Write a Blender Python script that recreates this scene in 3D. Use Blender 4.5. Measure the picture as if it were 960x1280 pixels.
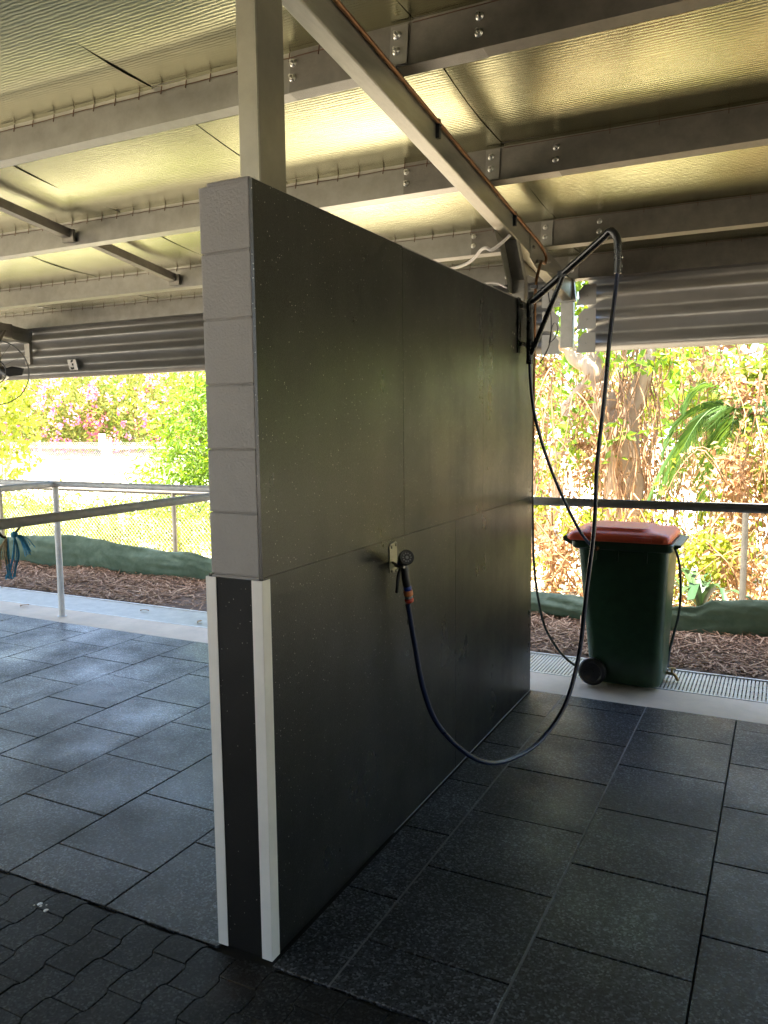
import bpy, bmesh, math, random
from mathutils import Vector, Matrix, noise as mnoise
for o in list(bpy.data.objects): bpy.data.objects.remove(o)
S = bpy.context.scene
C = S.collection
R = math.radians
V = Vector
# ------------------------------------------------------------ camera, sky, sun, exposure
cam = bpy.data.cameras.new('camera'); co = bpy.data.objects.new('camera', cam); C.objects.link(co); S.camera = co
cam.sensor_fit = 'HORIZONTAL'; cam.sensor_width = 36; cam.lens = 36*991.65/960
cam.clip_start = .05; cam.clip_end = 500
r_, u_, f_ = V((.89300, .44994, -.01017)), V((-.04051, .10286, .99387)), V((-.44822, .88712, -.11008))
M3 = Matrix((r_, u_, -f_)).transposed().to_4x4(); M3.translation = V((1.4383, -2.0036, 1.7494))
co.matrix_world = M3
SUN_EL, SUN_AZ = 77, 205          # azimuth measured clockwise from +Y: the sun stands behind the camera and to its left
w = bpy.data.worlds.new('World'); S.world = w; w.use_nodes = True
nt = w.node_tree; bg = nt.nodes['Background']
sky = nt.nodes.new('ShaderNodeTexSky'); sky.sky_type = 'NISHITA'; sky.sun_disc = False
sky.sun_elevation = R(SUN_EL); sky.sun_rotation = R(SUN_AZ); sky.air_density = 1.0; sky.dust_density = 2.0
nt.links.new(sky.outputs[0], bg.inputs[0]); bg.inputs[1].default_value = .11
sl = bpy.data.lights.new('sun', 'SUN'); sl.energy = 5.0; sl.angle = R(.53); sl.color = (1, .94, .84)
so = bpy.data.objects.new('sun', sl); C.objects.link(so)
sd = V((math.sin(R(SUN_AZ))*math.cos(R(SUN_EL)), math.cos(R(SUN_AZ))*math.cos(R(SUN_EL)), math.sin(R(SUN_EL))))
so.rotation_euler = (-sd).to_track_quat('-Z', 'Y').to_euler(); so.location = sd*40
S.view_settings.view_transform = 'Standard'; S.view_settings.look = 'None'; S.view_settings.gamma = 1
S.view_settings.use_curve_mapping = False; S.view_settings.exposure = 3.55
S.cycles.use_denoising = True
S.cycles.max_bounces = 10; S.cycles.diffuse_bounces = 6; S.cycles.glossy_bounces = 5
S.cycles.sample_clamp_indirect = 6; S.cycles.caustics_reflective = False; S.cycles.caustics_refractive = False

# ------------------------------------------------------------ mesh helpers
class MB:
    def __init__(s): s.v = []; s.f = []; s.sm = []
    def add(s, vs, fs, smooth=False):
        b = len(s.v); s.v += [tuple(v) for v in vs]; s.f += [tuple(i+b for i in f) for f in fs]; s.sm += [smooth]*len(fs)
    def box(s, x0, x1, y0, y1, z0, z1):
        s.add([(x, y, z) for z in (z0, z1) for y in (y0, y1) for x in (x0, x1)],
              [(0, 2, 3, 1), (4, 5, 7, 6), (0, 1, 5, 4), (2, 6, 7, 3), (0, 4, 6, 2), (1, 3, 7, 5)])
    def bar(s, p, q, a, b, up=(0, 0, 1)):          # box from p to q, width a (sideways), height b (up)
        p, q = V(p), V(q); d = (q-p).normalized(); sd = d.cross(V(up)).normalized(); uu = sd.cross(d)
        vs = [c+sd*i*a/2+uu*j*b/2 for c in (p, q) for i, j in ((-1, -1), (1, -1), (1, 1), (-1, 1))]
        s.add(vs, [(0, 1, 2, 3), (7, 6, 5, 4), (0, 4, 5, 1), (1, 5, 6, 2), (2, 6, 7, 3), (3, 7, 4, 0)])
    def tube(s, path, r, n=10, caps=True):
        P = [V(p) for p in path]; N = len(P); rs = r if isinstance(r, (list, tuple)) else [r]*N
        t = (P[1]-P[0]).normalized(); a = t.orthogonal().normalized(); vs = []
        for i in range(N):
            t2 = (P[min(i+1, N-1)]-P[max(i-1, 0)]).normalized()
            a = (a-t2*a.dot(t2)); a = a.normalized() if a.length > 1e-6 else t2.orthogonal().normalized()
            b = t2.cross(a)
            for k in range(n):
                an = 2*math.pi*k/n; vs.append(P[i]+(a*math.cos(an)+b*math.sin(an))*rs[i])
        fs = [(i*n+k, i*n+(k+1) % n, (i+1)*n+(k+1) % n, (i+1)*n+k) for i in range(N-1) for k in range(n)]
        b0 = len(s.v); s.add(vs, fs, True)
        if caps: s.add(vs[:n], [tuple(range(n))[::-1]]); s.add(vs[-n:], [tuple(range(n))])
    def lathe(s, prof, base, axis, n=24):          # prof: (distance along axis, radius)
        base, ax = V(base), V(axis).normalized(); a = ax.orthogonal().normalized(); b = ax.cross(a); vs = []
        for h, r in prof:
            for k in range(n):
                an = 2*math.pi*k/n; vs.append(base+ax*h+(a*math.cos(an)+b*math.sin(an))*r)
        m = len(prof)
        fs = [(i*n+k, i*n+(k+1) % n, (i+1)*n+(k+1) % n, (i+1)*n+k) for i in range(m-1) for k in range(n)]
        s.add(vs, fs, True); s.add(vs[:n], [tuple(range(n))[::-1]]); s.add(vs[-n:], [tuple(range(n))])
    def prism(s, poly, o, a, b, n, d):             # polygon poly in axes a,b at o, thickness d along n
        o, a, b, n = V(o), V(a), V(b), V(n); k = len(poly)
        vs = [o+a*x+b*y for x, y in poly]+[o+a*x+b*y+n*d for x, y in poly]
        s.add(vs, [tuple(range(k))[::-1], tuple(range(k, 2*k))]+[(i, (i+1) % k, (i+1) % k+k, i+k) for i in range(k)])
    def loft(s, rings, cap=True, smooth=True):
        n = len(rings[0]); vs = [p for r in rings for p in r]
        s.add(vs, [(i*n+k, i*n+(k+1) % n, (i+1)*n+(k+1) % n, (i+1)*n+k) for i in range(len(rings)-1) for k in range(n)], smooth)
        if cap: s.add(rings[0], [tuple(range(n))[::-1]]); s.add(rings[-1], [tuple(range(n))])
    def build(s, name, mat, parent=None, bevel=0, seg=2):
        me = bpy.data.meshes.new(name); me.from_pydata(s.v, [], s.f); me.polygons.foreach_set('use_smooth', s.sm)
        if mat: me.materials.append(mat)
        me.update()
        o = bpy.data.objects.new(name, me); C.objects.link(o)
        if parent:
            o.parent = parent; o.matrix_parent_inverse = Matrix.Translation(-parent.location)
        if bevel:
            bm = bmesh.new(); bm.from_mesh(me); bmesh.ops.remove_doubles(bm, verts=bm.verts, dist=1e-6)
            bmesh.ops.recalc_face_normals(bm, faces=bm.faces)
            es = [e for e in bm.edges if len(e.link_faces) == 2 and e.calc_face_angle(0) > R(40)]
            bmesh.ops.bevel(bm, geom=es, offset=bevel, segments=seg, affect='EDGES', profile=.5, clamp_overlap=True)
            bm.to_mesh(me); bm.free()
        return o
def tag(o, label, cat, group=None, kind=None):
    o['label'] = label
    if cat: o['category'] = cat
    if group: o['group'] = group
    if kind: o['kind'] = kind
    return o
def thing(name, loc, label, cat, group=None):
    o = bpy.data.objects.new(name, None); o.empty_display_size = .1; C.objects.link(o); o.location = loc
    return tag(o, label, cat, group)
def structure(o): o['kind'] = 'structure'; return o
def copy_thing(o, offset, label):
    c = o.copy(); C.objects.link(c); c.location = o.location+V(offset); c['label'] = label
    def rec(src, dst):
        for ch in list(src.children):
            if ch is dst: continue
            k = ch.copy(); C.objects.link(k); k.parent = dst; rec(ch, k)
    rec(o, c); return c
def spline(pts, n=8):
    P = [V(p) for p in pts]; out = []
    for i in range(len(P)-1):
        p0, p1, p2, p3 = P[max(i-1, 0)], P[i], P[i+1], P[min(i+2, len(P)-1)]
        for k in range(n):
            t = k/n
            out.append(.5*((2*p1)+(p2-p0)*t+(2*p0-5*p1+4*p2-p3)*t*t+(3*p1-p0-3*p2+p3)*t**3))
    return out+[P[-1]]
def rrect(x0, x1, y0, y1, z, rad, n=5):
    out = []
    for cx, cy, a0 in ((x1-rad, y1-rad, 0), (x0+rad, y1-rad, 90), (x0+rad, y0+rad, 180), (x1-rad, y0+rad, 270)):
        for k in range(n+1):
            a = R(a0+90*k/n); out.append((cx+rad*math.cos(a), cy+rad*math.sin(a), z))
    return out

# ------------------------------------------------------------ material helpers
def mat(name, col, rough=.5, metal=0, var=.15, vscale=6, bump=0, bscale=40, spec=.5, col2=None, rvar=.1, coords='Object', stretch=(1, 1, 1)):
    m = bpy.data.materials.new(name); m.use_nodes = True; t = m.node_tree; N = t.nodes; L = t.links
    p = N['Principled BSDF']; p.inputs['Metallic'].default_value = metal; p.inputs['Specular IOR Level'].default_value = spec
    tc = N.new('ShaderNodeTexCoord'); mp = N.new('ShaderNodeMapping'); mp.inputs['Scale'].default_value = stretch
    L.new(tc.outputs[coords], mp.inputs[0])
    nz = N.new('ShaderNodeTexNoise'); nz.inputs['Scale'].default_value = vscale; nz.inputs['Detail'].default_value = 6; nz.inputs['Roughness'].default_value = .65
    L.new(mp.outputs[0], nz.inputs[0])
    rp = N.new('ShaderNodeValToRGB'); rp.color_ramp.elements[0].position = .3; rp.color_ramp.elements[1].position = .7
    c1 = [c*(1-var) for c in col]; c2 = list(col2) if col2 else [min(1, c*(1+var)) for c in col]
    rp.color_ramp.elements[0].color = (*c1, 1); rp.color_ramp.elements[1].color = (*c2, 1)
    L.new(nz.outputs[0], rp.inputs[0]); L.new(rp.outputs[0], p.inputs['Base Color'])
    mr = N.new('ShaderNodeMapRange'); mr.inputs[3].default_value = max(0, rough-rvar); mr.inputs[4].default_value = min(1, rough+rvar)
    L.new(nz.outputs[0], mr.inputs[0]); L.new(mr.outputs[0], p.inputs['Roughness'])
    if bump:
        b = N.new('ShaderNodeTexNoise'); b.inputs['Scale'].default_value = bscale; b.inputs['Detail'].default_value = 4
        L.new(mp.outputs[0], b.inputs[0])
        bn = N.new('ShaderNodeBump'); bn.inputs['Strength'].default_value = bump; bn.inputs['Distance'].default_value = .01
        L.new(b.outputs[0], bn.inputs['Height']); L.new(bn.outputs[0], p.inputs['Normal'])
    return m
def nodes(m): t = m.node_tree; return t.nodes, t.links, t.nodes['Principled BSDF']
def granule_mat(name, dark, light, scale, rough, flecks=False, bump=.35, blot=True, spec=.5, streak=False, island=False, stains=(), blot_amt=.1, dust=0):
    """bonded rubber crumb: every granule its own grey, with wear blotches"""
    m = bpy.data.materials.new(name); m.use_nodes = True; N, L, p = nodes(m); p.inputs['Specular IOR Level'].default_value = spec
    tc = N.new('ShaderNodeTexCoord')
    vo = N.new('ShaderNodeTexVoronoi'); vo.inputs['Scale'].default_value = scale; L.new(tc.outputs['Object'], vo.inputs[0])
    sp = N.new('ShaderNodeSeparateColor'); L.new(vo.outputs['Color'], sp.inputs[0])
    rp = N.new('ShaderNodeValToRGB'); e = rp.color_ramp.elements
    e[0].color = (*dark, 1); e[1].color = (*light, 1); e[0].position = .15; e[1].position = 1
    if island: em = e.new(.75); em.color = (*[d*.7+l*.3 for d, l in zip(dark, light)], 1)
    L.new(sp.outputs[0], rp.inputs[0]); out = rp.outputs[0]
    if blot:
        nz = N.new('ShaderNodeTexNoise'); nz.inputs['Scale'].default_value = 2.2; nz.inputs['Detail'].default_value = 7; nz.inputs['Roughness'].default_value = .6
        L.new(tc.outputs['Object'], nz.inputs[0])
        mx = N.new('ShaderNodeMix'); mx.data_type = 'RGBA'; mx.blend_type = 'MULTIPLY'; mx.inputs[0].default_value = 1
        r2 = N.new('ShaderNodeValToRGB'); r2.color_ramp.elements[0].color = (.55, .55, .55, 1); r2.color_ramp.elements[1].color = (1.2, 1.2, 1.2, 1)
        r2.color_ramp.elements[0].position = .35; r2.color_ramp.elements[1].position = .65
        L.new(nz.outputs[0], r2.inputs[0]); L.new(out, mx.inputs[6]); L.new(r2.outputs[0], mx.inputs[7]); out = mx.outputs[2]
        mr = N.new('ShaderNodeMapRange'); mr.inputs[1].default_value = .3; mr.inputs[2].default_value = .7; mr.inputs[3].default_value = rough+blot_amt; mr.inputs[4].default_value = rough-blot_amt
        L.new(nz.outputs[0], mr.inputs[0]); rsock = mr.outputs[0]
        if streak:
            mp = N.new('ShaderNodeMapping'); mp.inputs['Scale'].default_value = (1, 9, .5); L.new(tc.outputs['Object'], mp.inputs[0])
            n3 = N.new('ShaderNodeTexNoise'); n3.inputs['Scale'].default_value = 1.4; n3.inputs['Detail'].default_value = 5; L.new(mp.outputs[0], n3.inputs[0])
            m3 = N.new('ShaderNodeMapRange'); m3.inputs[1].default_value = .3; m3.inputs[2].default_value = .7; m3.inputs[3].default_value = -.03; m3.inputs[4].default_value = .03
            L.new(n3.outputs[0], m3.inputs[0]); ad = N.new('ShaderNodeMath'); L.new(rsock, ad.inputs[0]); L.new(m3.outputs[0], ad.inputs[1]); rsock = ad.outputs[0]
        L.new(rsock, p.inputs['Roughness'])
    else: p.inputs['Roughness'].default_value = rough
    if island:
        ge = N.new('ShaderNodeNewGeometry'); mi = N.new('ShaderNodeMapRange'); mi.inputs[3].default_value = .72; mi.inputs[4].default_value = 1.25; L.new(ge.outputs['Random Per Island'], mi.inputs[0])
        mv = N.new('ShaderNodeMix'); mv.data_type = 'RGBA'; mv.blend_type = 'MULTIPLY'; mv.inputs[0].default_value = 1; L.new(out, mv.inputs[6]); L.new(mi.outputs[0], mv.inputs[7]); out = mv.outputs[2]
    for (cx, cy, rad, col, amt, rgh) in stains:
        vd = N.new('ShaderNodeVectorMath'); vd.operation = 'DISTANCE'; vd.inputs[1].default_value = (cx, cy, 0); L.new(tc.outputs['Object'], vd.inputs[0])
        ns = N.new('ShaderNodeTexNoise'); ns.inputs['Scale'].default_value = 9; ns.inputs['Detail'].default_value = 5; L.new(tc.outputs['Object'], ns.inputs[0])
        a1 = N.new('ShaderNodeMath'); a1.operation = 'MULTIPLY_ADD'; a1.inputs[1].default_value = rad*1.6; L.new(ns.outputs[0], a1.inputs[0]); L.new(vd.outputs['Value'], a1.inputs[2])
        mk = N.new('ShaderNodeMapRange'); mk.inputs[1].default_value = rad*1.25; mk.inputs[2].default_value = rad*2.0; mk.inputs[3].default_value = amt; mk.inputs[4].default_value = 0; L.new(a1.outputs[0], mk.inputs[0])
        ms = N.new('ShaderNodeMix'); ms.data_type = 'RGBA'; L.new(mk.outputs[0], ms.inputs[0]); L.new(out, ms.inputs[6]); ms.inputs[7].default_value = (*col, 1); out = ms.outputs[2]
        if rgh:
            mg = N.new('ShaderNodeMix'); L.new(mk.outputs[0], mg.inputs[0]); L.new(p.inputs['Roughness'].links[0].from_socket, mg.inputs[2]); mg.inputs[3].default_value = rgh; L.new(mg.outputs[0], p.inputs['Roughness'])
    if dust:
        n5 = N.new('ShaderNodeTexNoise'); n5.inputs['Scale'].default_value = 2.3; n5.inputs['Detail'].default_value = 9; n5.inputs['Roughness'].default_value = .72; L.new(tc.outputs['Object'], n5.inputs[0])
        k5 = N.new('ShaderNodeMapRange'); k5.inputs[1].default_value = .45; k5.inputs[2].default_value = .8; k5.inputs[4].default_value = dust; L.new(n5.outputs[0], k5.inputs[0])
        x5 = N.new('ShaderNodeMix'); x5.data_type = 'RGBA'; L.new(k5.outputs[0], x5.inputs[0]); L.new(out, x5.inputs[6]); x5.inputs[7].default_value = (.12, .115, .095, 1); out = x5.outputs[2]
    if flecks:
        v2 = N.new('ShaderNodeTexVoronoi'); v2.inputs['Scale'].default_value = 95; L.new(tc.outputs['Object'], v2.inputs[0])
        s2 = N.new('ShaderNodeSeparateColor'); L.new(v2.outputs['Color'], s2.inputs[0])
        ma = N.new('ShaderNodeMath'); ma.operation = 'MULTIPLY'; ma.inputs[1].default_value = .21
        pw = N.new('ShaderNodeMath'); pw.operation = 'POWER'; pw.inputs[1].default_value = 4; L.new(s2.outputs[1], pw.inputs[0]); L.new(pw.outputs[0], ma.inputs[0])
        lt = N.new('ShaderNodeMath'); lt.operation = 'LESS_THAN'; L.new(v2.outputs['Distance'], lt.inputs[0]); L.new(ma.outputs[0], lt.inputs[1])
        mx = N.new('ShaderNodeMix'); mx.data_type = 'RGBA'; L.new(lt.outputs[0], mx.inputs[0]); L.new(out, mx.inputs[6]); mx.inputs[7].default_value = (.30, .29, .26, 1); out = mx.outputs[2]
    L.new(out, p.inputs['Base Color'])
    bn = N.new('ShaderNodeBump'); bn.inputs['Strength'].default_value = bump; bn.inputs['Distance'].default_value = .003
    L.new(sp.outputs[1], bn.inputs['Height']); L.new(bn.outputs[0], p.inputs['Normal'])
    return m
def leaf_mat(name, cols, trans=.45, rough=.45):
    m = bpy.data.materials.new(name); m.use_nodes = True; N, L, p = nodes(m)
    ge = N.new('ShaderNodeNewGeometry'); rp = N.new('ShaderNodeValToRGB'); e = rp.color_ramp.elements
    while len(e) < len(cols): e.new(.5)
    for i, c in enumerate(cols): e[i].position = i/(len(cols)-1); e[i].color = (*c, 1)
    L.new(ge.outputs['Random Per Island'], rp.inputs[0]); L.new(rp.outputs[0], p.inputs['Base Color'])
    p.inputs['Roughness'].default_value = rough; p.inputs['Specular IOR Level'].default_value = .35
    tr = N.new('ShaderNodeBsdfTranslucent'); mx = N.new('ShaderNodeMixShader'); mx.inputs[0].default_value = trans
    hs = N.new('ShaderNodeHueSaturation'); hs.inputs['Hue'].default_value = .485; hs.inputs['Saturation'].default_value = 1.1; hs.inputs['Value'].default_value = 1.5
    L.new(rp.outputs[0], hs.inputs['Color']); L.new(hs.outputs[0], tr.inputs[0])
    L.new(p.outputs[0], mx.inputs[1]); L.new(tr.outputs[0], mx.inputs[2]); L.new(mx.outputs[0], N['Material Output'].inputs[0])
    return m

galv = mat('galvanised', (.30, .283, .25), .42, .75, .16, 9, .06, 60, rvar=.12)
galv_dull = mat('galvanised_dark', (.21, .19, .155), .55, .6, .2, 12, .1, 80)  # darker steel; on the rear rail this tone stands for shade
galv_column = mat('galvanised_column', (.19, .175, .14), .42, .7, .18, 7, .05, 50)
rail_galv = mat('galvanised_rail', (.62, .59, .55), .45, .0, .15, 14, .05, 60)
galv_cream = mat('galvanised_rafter', (.25, .235, .185), .4, .7, .2, 7, .05, 50, stretch=(3, .6, 3))
zinc = mat('zinc_bolt', (.70, .67, .6), .3, .9, .1, 20)
rust = mat('rusty_wire', (.12, .055, .025), .7, .3, .4, 60)
copper = mat('copper_pipe', (.17, .085, .04), .45, .85, .4, 14)
paint_white = mat('white_angle_paint', (.80, .75, .68), .4, 0, .09, 3.5, .03, 60)
block_paint = mat('painted_block', (.285, .26, .238), .6, 0, .10, 4, .32, 130)
mortar = mat('mortar', (.28, .255, .232), .75, 0, .1, 20, .4, 120)
rubber_sheet = granule_mat('rubber_sheet', (.004, .0042, .0040), (.015, .0155, .0148), 240, .35, True, .3, True, .36, True, dust=.09)
tile_left = granule_mat('rubber_tile', (.0018, .0021, .0027), (.175, .19, .215), 135, .45, False, 1.0, True, .38, blot_amt=.16, island=True, stains=((-1.0, 1.15, .16, (.006, .006, .007), .85, .42), (-2.6, 1.5, .3, (.008, .009, .010), .6, .38), (-1.9, 2.2, .22, (.008, .009, .010), .5, .36), (-.9, .35, .25, (.01, .011, .012), .35, .4), (.9, 1.6, .3, (.008, .008, .009), .4, .45)))
tile_edge = granule_mat('rubber_bone_paver', (.005, .0053, .0055), (.075, .077, .08), 145, .6, False, .9, True, .22, island=True, stains=((-.03, -.14, .10, (.020, .012, .008), .5, .45), (.3, -.1, .12, (.012, .009, .007), .4, 0), (-1.05, -.12, .06, (.10, .09, .08), .3, 0)))
gap_dark = mat('joint_base', (.012, .012, .012), .9, 0, .2)
grout = mat('pale_joint_sealant', (.17, .17, .18), .6, 0, .35, 30)
conc = mat('concrete', (.74, .60, .46), .8, 0, .14, 3, .25, 90)
dirt = mat('dry_ground', (.46, .41, .32), .9, 0, .2, .8, .4, 20)
soil = mat('garden_soil', (.12, .075, .045), .95, 0, .3, 8, .6, 40)
bark = mat('tree_bark', (.33, .23, .14), .85, 0, .4, 5, .8, 18, stretch=(1, 1, .35))
bark_pale = mat('pale_bark', (.42, .31, .22), .8, 0, .3, 5, .6, 18, stretch=(1, 1, .35))
vine_mat = mat('dry_vine', (.30, .165, .075), .8, 0, .4, 9)
black_paint = mat('black_powdercoat', (.012, .012, .012), .28, 0, .2, 10)
hose_blue = mat('blue_hose_rubber', (.012, .02, .06), .3, 0, .2, 5)
hose_green = mat('dark_green_hose', (.02, .035, .03), .4, 0, .2, 5)
plastic_black = mat('black_plastic', (.012, .012, .013), .4, 0, .2, 20)
plastic_blue = mat('blue_plastic', (.02, .05, .28), .35)
plastic_orange = mat('orange_plastic', (.7, .22, .07), .4)
plastic_red = mat('red_plastic', (.7, .08, .05), .4)
plastic_grey = mat('grey_plastic', (.3, .3, .3), .4)
bin_green = mat('bin_green_plastic', (.028, .072, .036), .38, 0, .2, 14, .05, 90)
bin_red = mat('bin_red_plastic', (.95, .15, .065), .4, 0, .1, 6)
brass = mat('aged_brass', (.42, .3, .15), .35, .8, .35, 40)
cable_white = mat('white_conduit', (.62, .56, .5), .5)
rope_blue = mat('blue_rope', (.05, .28, .46), .8, 0, .4, 60)
rope_tan = mat('tan_rope', (.42, .32, .16), .85, 0, .4, 60)
strap_dark = mat('dark_strap', (.035, .025, .02), .7)
wire_mat = mat('fence_wire', (.5, .49, .46), .5, .5)
white_post = mat('pale_post', (.75, .73, .68), .6)
sign_mat = mat('number_plate', (.62, .56, .5), .5, 0, .06)
plate_black = mat('number_plate_black', (.01, .01, .01), .6)
clad = mat('fascia_cladding', (.30, .28, .25), .40, .4, .1, 5)
shade_cloth = mat('green_shade_cloth', (.13, .20, .125), .7, 0, .3, 7, .5, 30, col2=(.21, .28, .19))
# translucency of woven shade cloth
N, L, p = nodes(shade_cloth); tr = N.new('ShaderNodeBsdfTranslucent'); tr.inputs[0].default_value = (.14, .24, .16, 1); mx = N.new('ShaderNodeMixShader'); mx.inputs[0].default_value = .3
L.new(p.outputs[0], mx.inputs[1]); L.new(tr.outputs[0], mx.inputs[2]); L.new(mx.outputs[0], N['Material Output'].inputs[0])
chip = leaf_mat('bark_chip', [(.15, .08, .045), (.34, .20, .12), (.52, .35, .22), (.23, .13, .075)], .0, .85)
# insulation foil: crinkled aluminium facing with fine ribs running across the roof slope
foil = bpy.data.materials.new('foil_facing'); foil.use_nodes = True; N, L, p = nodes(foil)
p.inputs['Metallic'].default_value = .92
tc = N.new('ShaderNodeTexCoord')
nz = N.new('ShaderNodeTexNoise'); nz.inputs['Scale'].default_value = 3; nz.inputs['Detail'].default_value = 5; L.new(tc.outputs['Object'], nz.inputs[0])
rp = N.new('ShaderNodeValToRGB'); rp.color_ramp.elements[0].color = (.27, .265, .15, 1); rp.color_ramp.elements[1].color = (.43, .42, .25, 1); L.new(nz.outputs[0], rp.inputs[0]); L.new(rp.outputs[0], p.inputs['Base Color'])  # yellow-green glow off the planting is tinted into the base colour
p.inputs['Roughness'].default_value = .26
wv = N.new('ShaderNodeTexWave'); wv.bands_direction = 'Y'; wv.inputs['Scale'].default_value = 17; wv.inputs['Distortion'].default_value = 3.2; wv.inputs['Detail'].default_value = 2; wv.inputs['Detail Scale'].default_value = 2.5
mpw = N.new('ShaderNodeMapping'); mpw.inputs['Scale'].default_value = (.35, 1, 1); L.new(tc.outputs['Object'], mpw.inputs[0]); L.new(mpw.outputs[0], wv.inputs[0])
n2 = N.new('ShaderNodeTexNoise'); n2.inputs['Scale'].default_value = 26; n2.inputs['Detail'].default_value = 4; L.new(mpw.outputs[0], n2.inputs[0])
ad = N.new('ShaderNodeMath'); ad.operation = 'MULTIPLY_ADD'; ad.inputs[1].default_value = .5; L.new(wv.outputs['Fac'], ad.inputs[0]); L.new(n2.outputs[0], ad.inputs[2])
bn = N.new('ShaderNodeBump'); bn.inputs['Strength'].default_value = .15; bn.inputs['Distance'].default_value = .006; L.new(ad.outputs[0], bn.inputs['Height']); L.new(bn.outputs[0], p.inputs['Normal'])

# ------------------------------------------------------------ ground
random.seed(4)
g = MB(); g.add([(-150, -150, -.02), (150, -150, -.02), (150, 300, -.02), (-150, 300, -.02)], [(0, 1, 2, 3)])
structure(g.build('ground', dirt))
g = MB(); g.add([(-16, -9, -.012), (14, -9, -.012), (14, 2.95, -.012), (-16, 2.95, -.012)], [(0, 1, 2, 3)])
structure(g.build('slab', gap_dark))
def tiles():
    m = MB(); gp = .0035; y_lo, y_hi = -.03, 2.947
    def col(x0, x1, off):
        ys = [y_lo]+[off+.51*k for k in range(-1, 8) if y_lo+.03 < off+.51*k < y_hi-.03]+[y_hi]
        for a, b in zip(ys, ys[1:]):
            dz = random.uniform(-.0012, .0012)
            m.box(x0+gp, x1-gp, a+gp, b-gp, -.012, dz)
    col(.012, .228, .477)
    for i in range(12): col(.228+.51*i, .738+.51*i, (.225, .49, .745, .49)[i % 4] if i < 4 else (.225, .49)[i % 2])
    for i in range(14): col(-.205-.52*(i+1)if i else -.725, -.205-.52*i, (.47, .213)[i % 2])
    return m
structure(tiles().build('floor', tile_left, bevel=.0016, seg=1))
# narrow interlocking pavers across the front, one mesh of scalloped pieces
def bone_pavers():
    m = MB(); gp = .0016
    def sx(y):                                     # side wave of the joint, period 0.2
        t = ((y+.045) / .2) % 1
        tri = 1-2*max(0, min(1, (t-.43)/.10)) if .2 < t < .8 else (-1+2*max(0, min(1, ((t+.5) % 1-.43)/.10)))
        return .0085*max(-1, min(1, tri))
    for i in range(-38, 26):
        x0 = -.243+.14*i; x1 = x0+.14; off = -.245 if i % 2 == 0 else -.145
        for k in range(-5, 3):
            a, b = off+.2*k, off+.2*(k+1)
            a, b = max(a, -1.6), min(b, -.036)
            if b-a < .02: continue
            ys = [a+gp+(b-a-2*gp)*t/16 for t in range(17)]
            top = random.uniform(-.001, .001)
            L_ = [(x0+sx(y)+gp, y) for y in ys]; R_ = [(x1+sx(y)-gp, y) for y in ys]
            poly = L_+R_[::-1]; n = len(poly)
            vs = [(x, y, -.011) for x, y in poly]+[(x, y, top) for x, y in poly]
            fs = [(n+j, n+33-j, n+32-j, n+j+1) for j in range(16)]+[(j, (j+1) % n, (j+1) % n+n, j+n)[::-1] for j in range(n)]
            m.add(vs, fs)
    o = m.build('paver_border', tile_edge)
    bm = bmesh.new(); bm.from_mesh(o.data); bmesh.ops.recalc_face_normals(bm, faces=bm.faces)
    es = [e for e in bm.edges if len(e.link_faces) == 2 and e.calc_face_angle(0) > R(60) and (e.verts[0].co.z > -.005 and e.verts[1].co.z > -.005)]
    bmesh.ops.bevel(bm, geom=es, offset=.0016, segments=1, affect='EDGES'); bm.to_mesh(o.data); bm.free()
    return structure(o)
bone_pavers()
g = MB(); g.box(-16, 14, -9, -1.61, -.011, .0); structure(g.build('apron', conc))
g = MB()
for x in (.228, .738):
    g.box(x-.0042, x+.0042, -.03, 2.94, -.01, -.0012)
g.add([(.0017, .9, .0035), (.0017, 2.94, .0045), (.0075, 2.94, .0016), (.0055, .9, .0016)], [(0, 1, 2, 3)])
structure(g.build('joint_sealant', grout))
g = MB(); g.box(-12, 8, 2.95, 3.332, -.06, -.004); structure(g.build('concrete_strip', conc, bevel=.004))
g = MB(); g.box(-12, 8, 3.335, 3.80, -.06, -.030); structure(g.build('drain_channel', gap_dark))
dg = thing('drain_grate', (0, 3.56, 0), 'pale galvanised heelguard grate covering the long floor drain beside the mulch bed', 'drain grate')
g = MB()
for i in range(0, 560):
    x = -9.2+.0235*i
    g.box(x, x+.0155, 3.352, 3.778, -.028, -.004)
g.build('grate_bars', mat('grate_metal', (.5, .48, .42), .5, .4, .15, 8), dg)
g = MB(); g.box(-12, 8, 3.334, 3.351, -.05, -.001); g.box(-12, 8, 3.779, 3.80, -.05, .004)
for y in (3.46, 3.565, 3.67): g.box(-9.2, 3.9, y-.003, y+.003, -.03, -.009)
g.build('grate_frame', mat('grate_frame_metal', (.6, .58, .54), .5, .3, .1, 8), dg)
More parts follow.
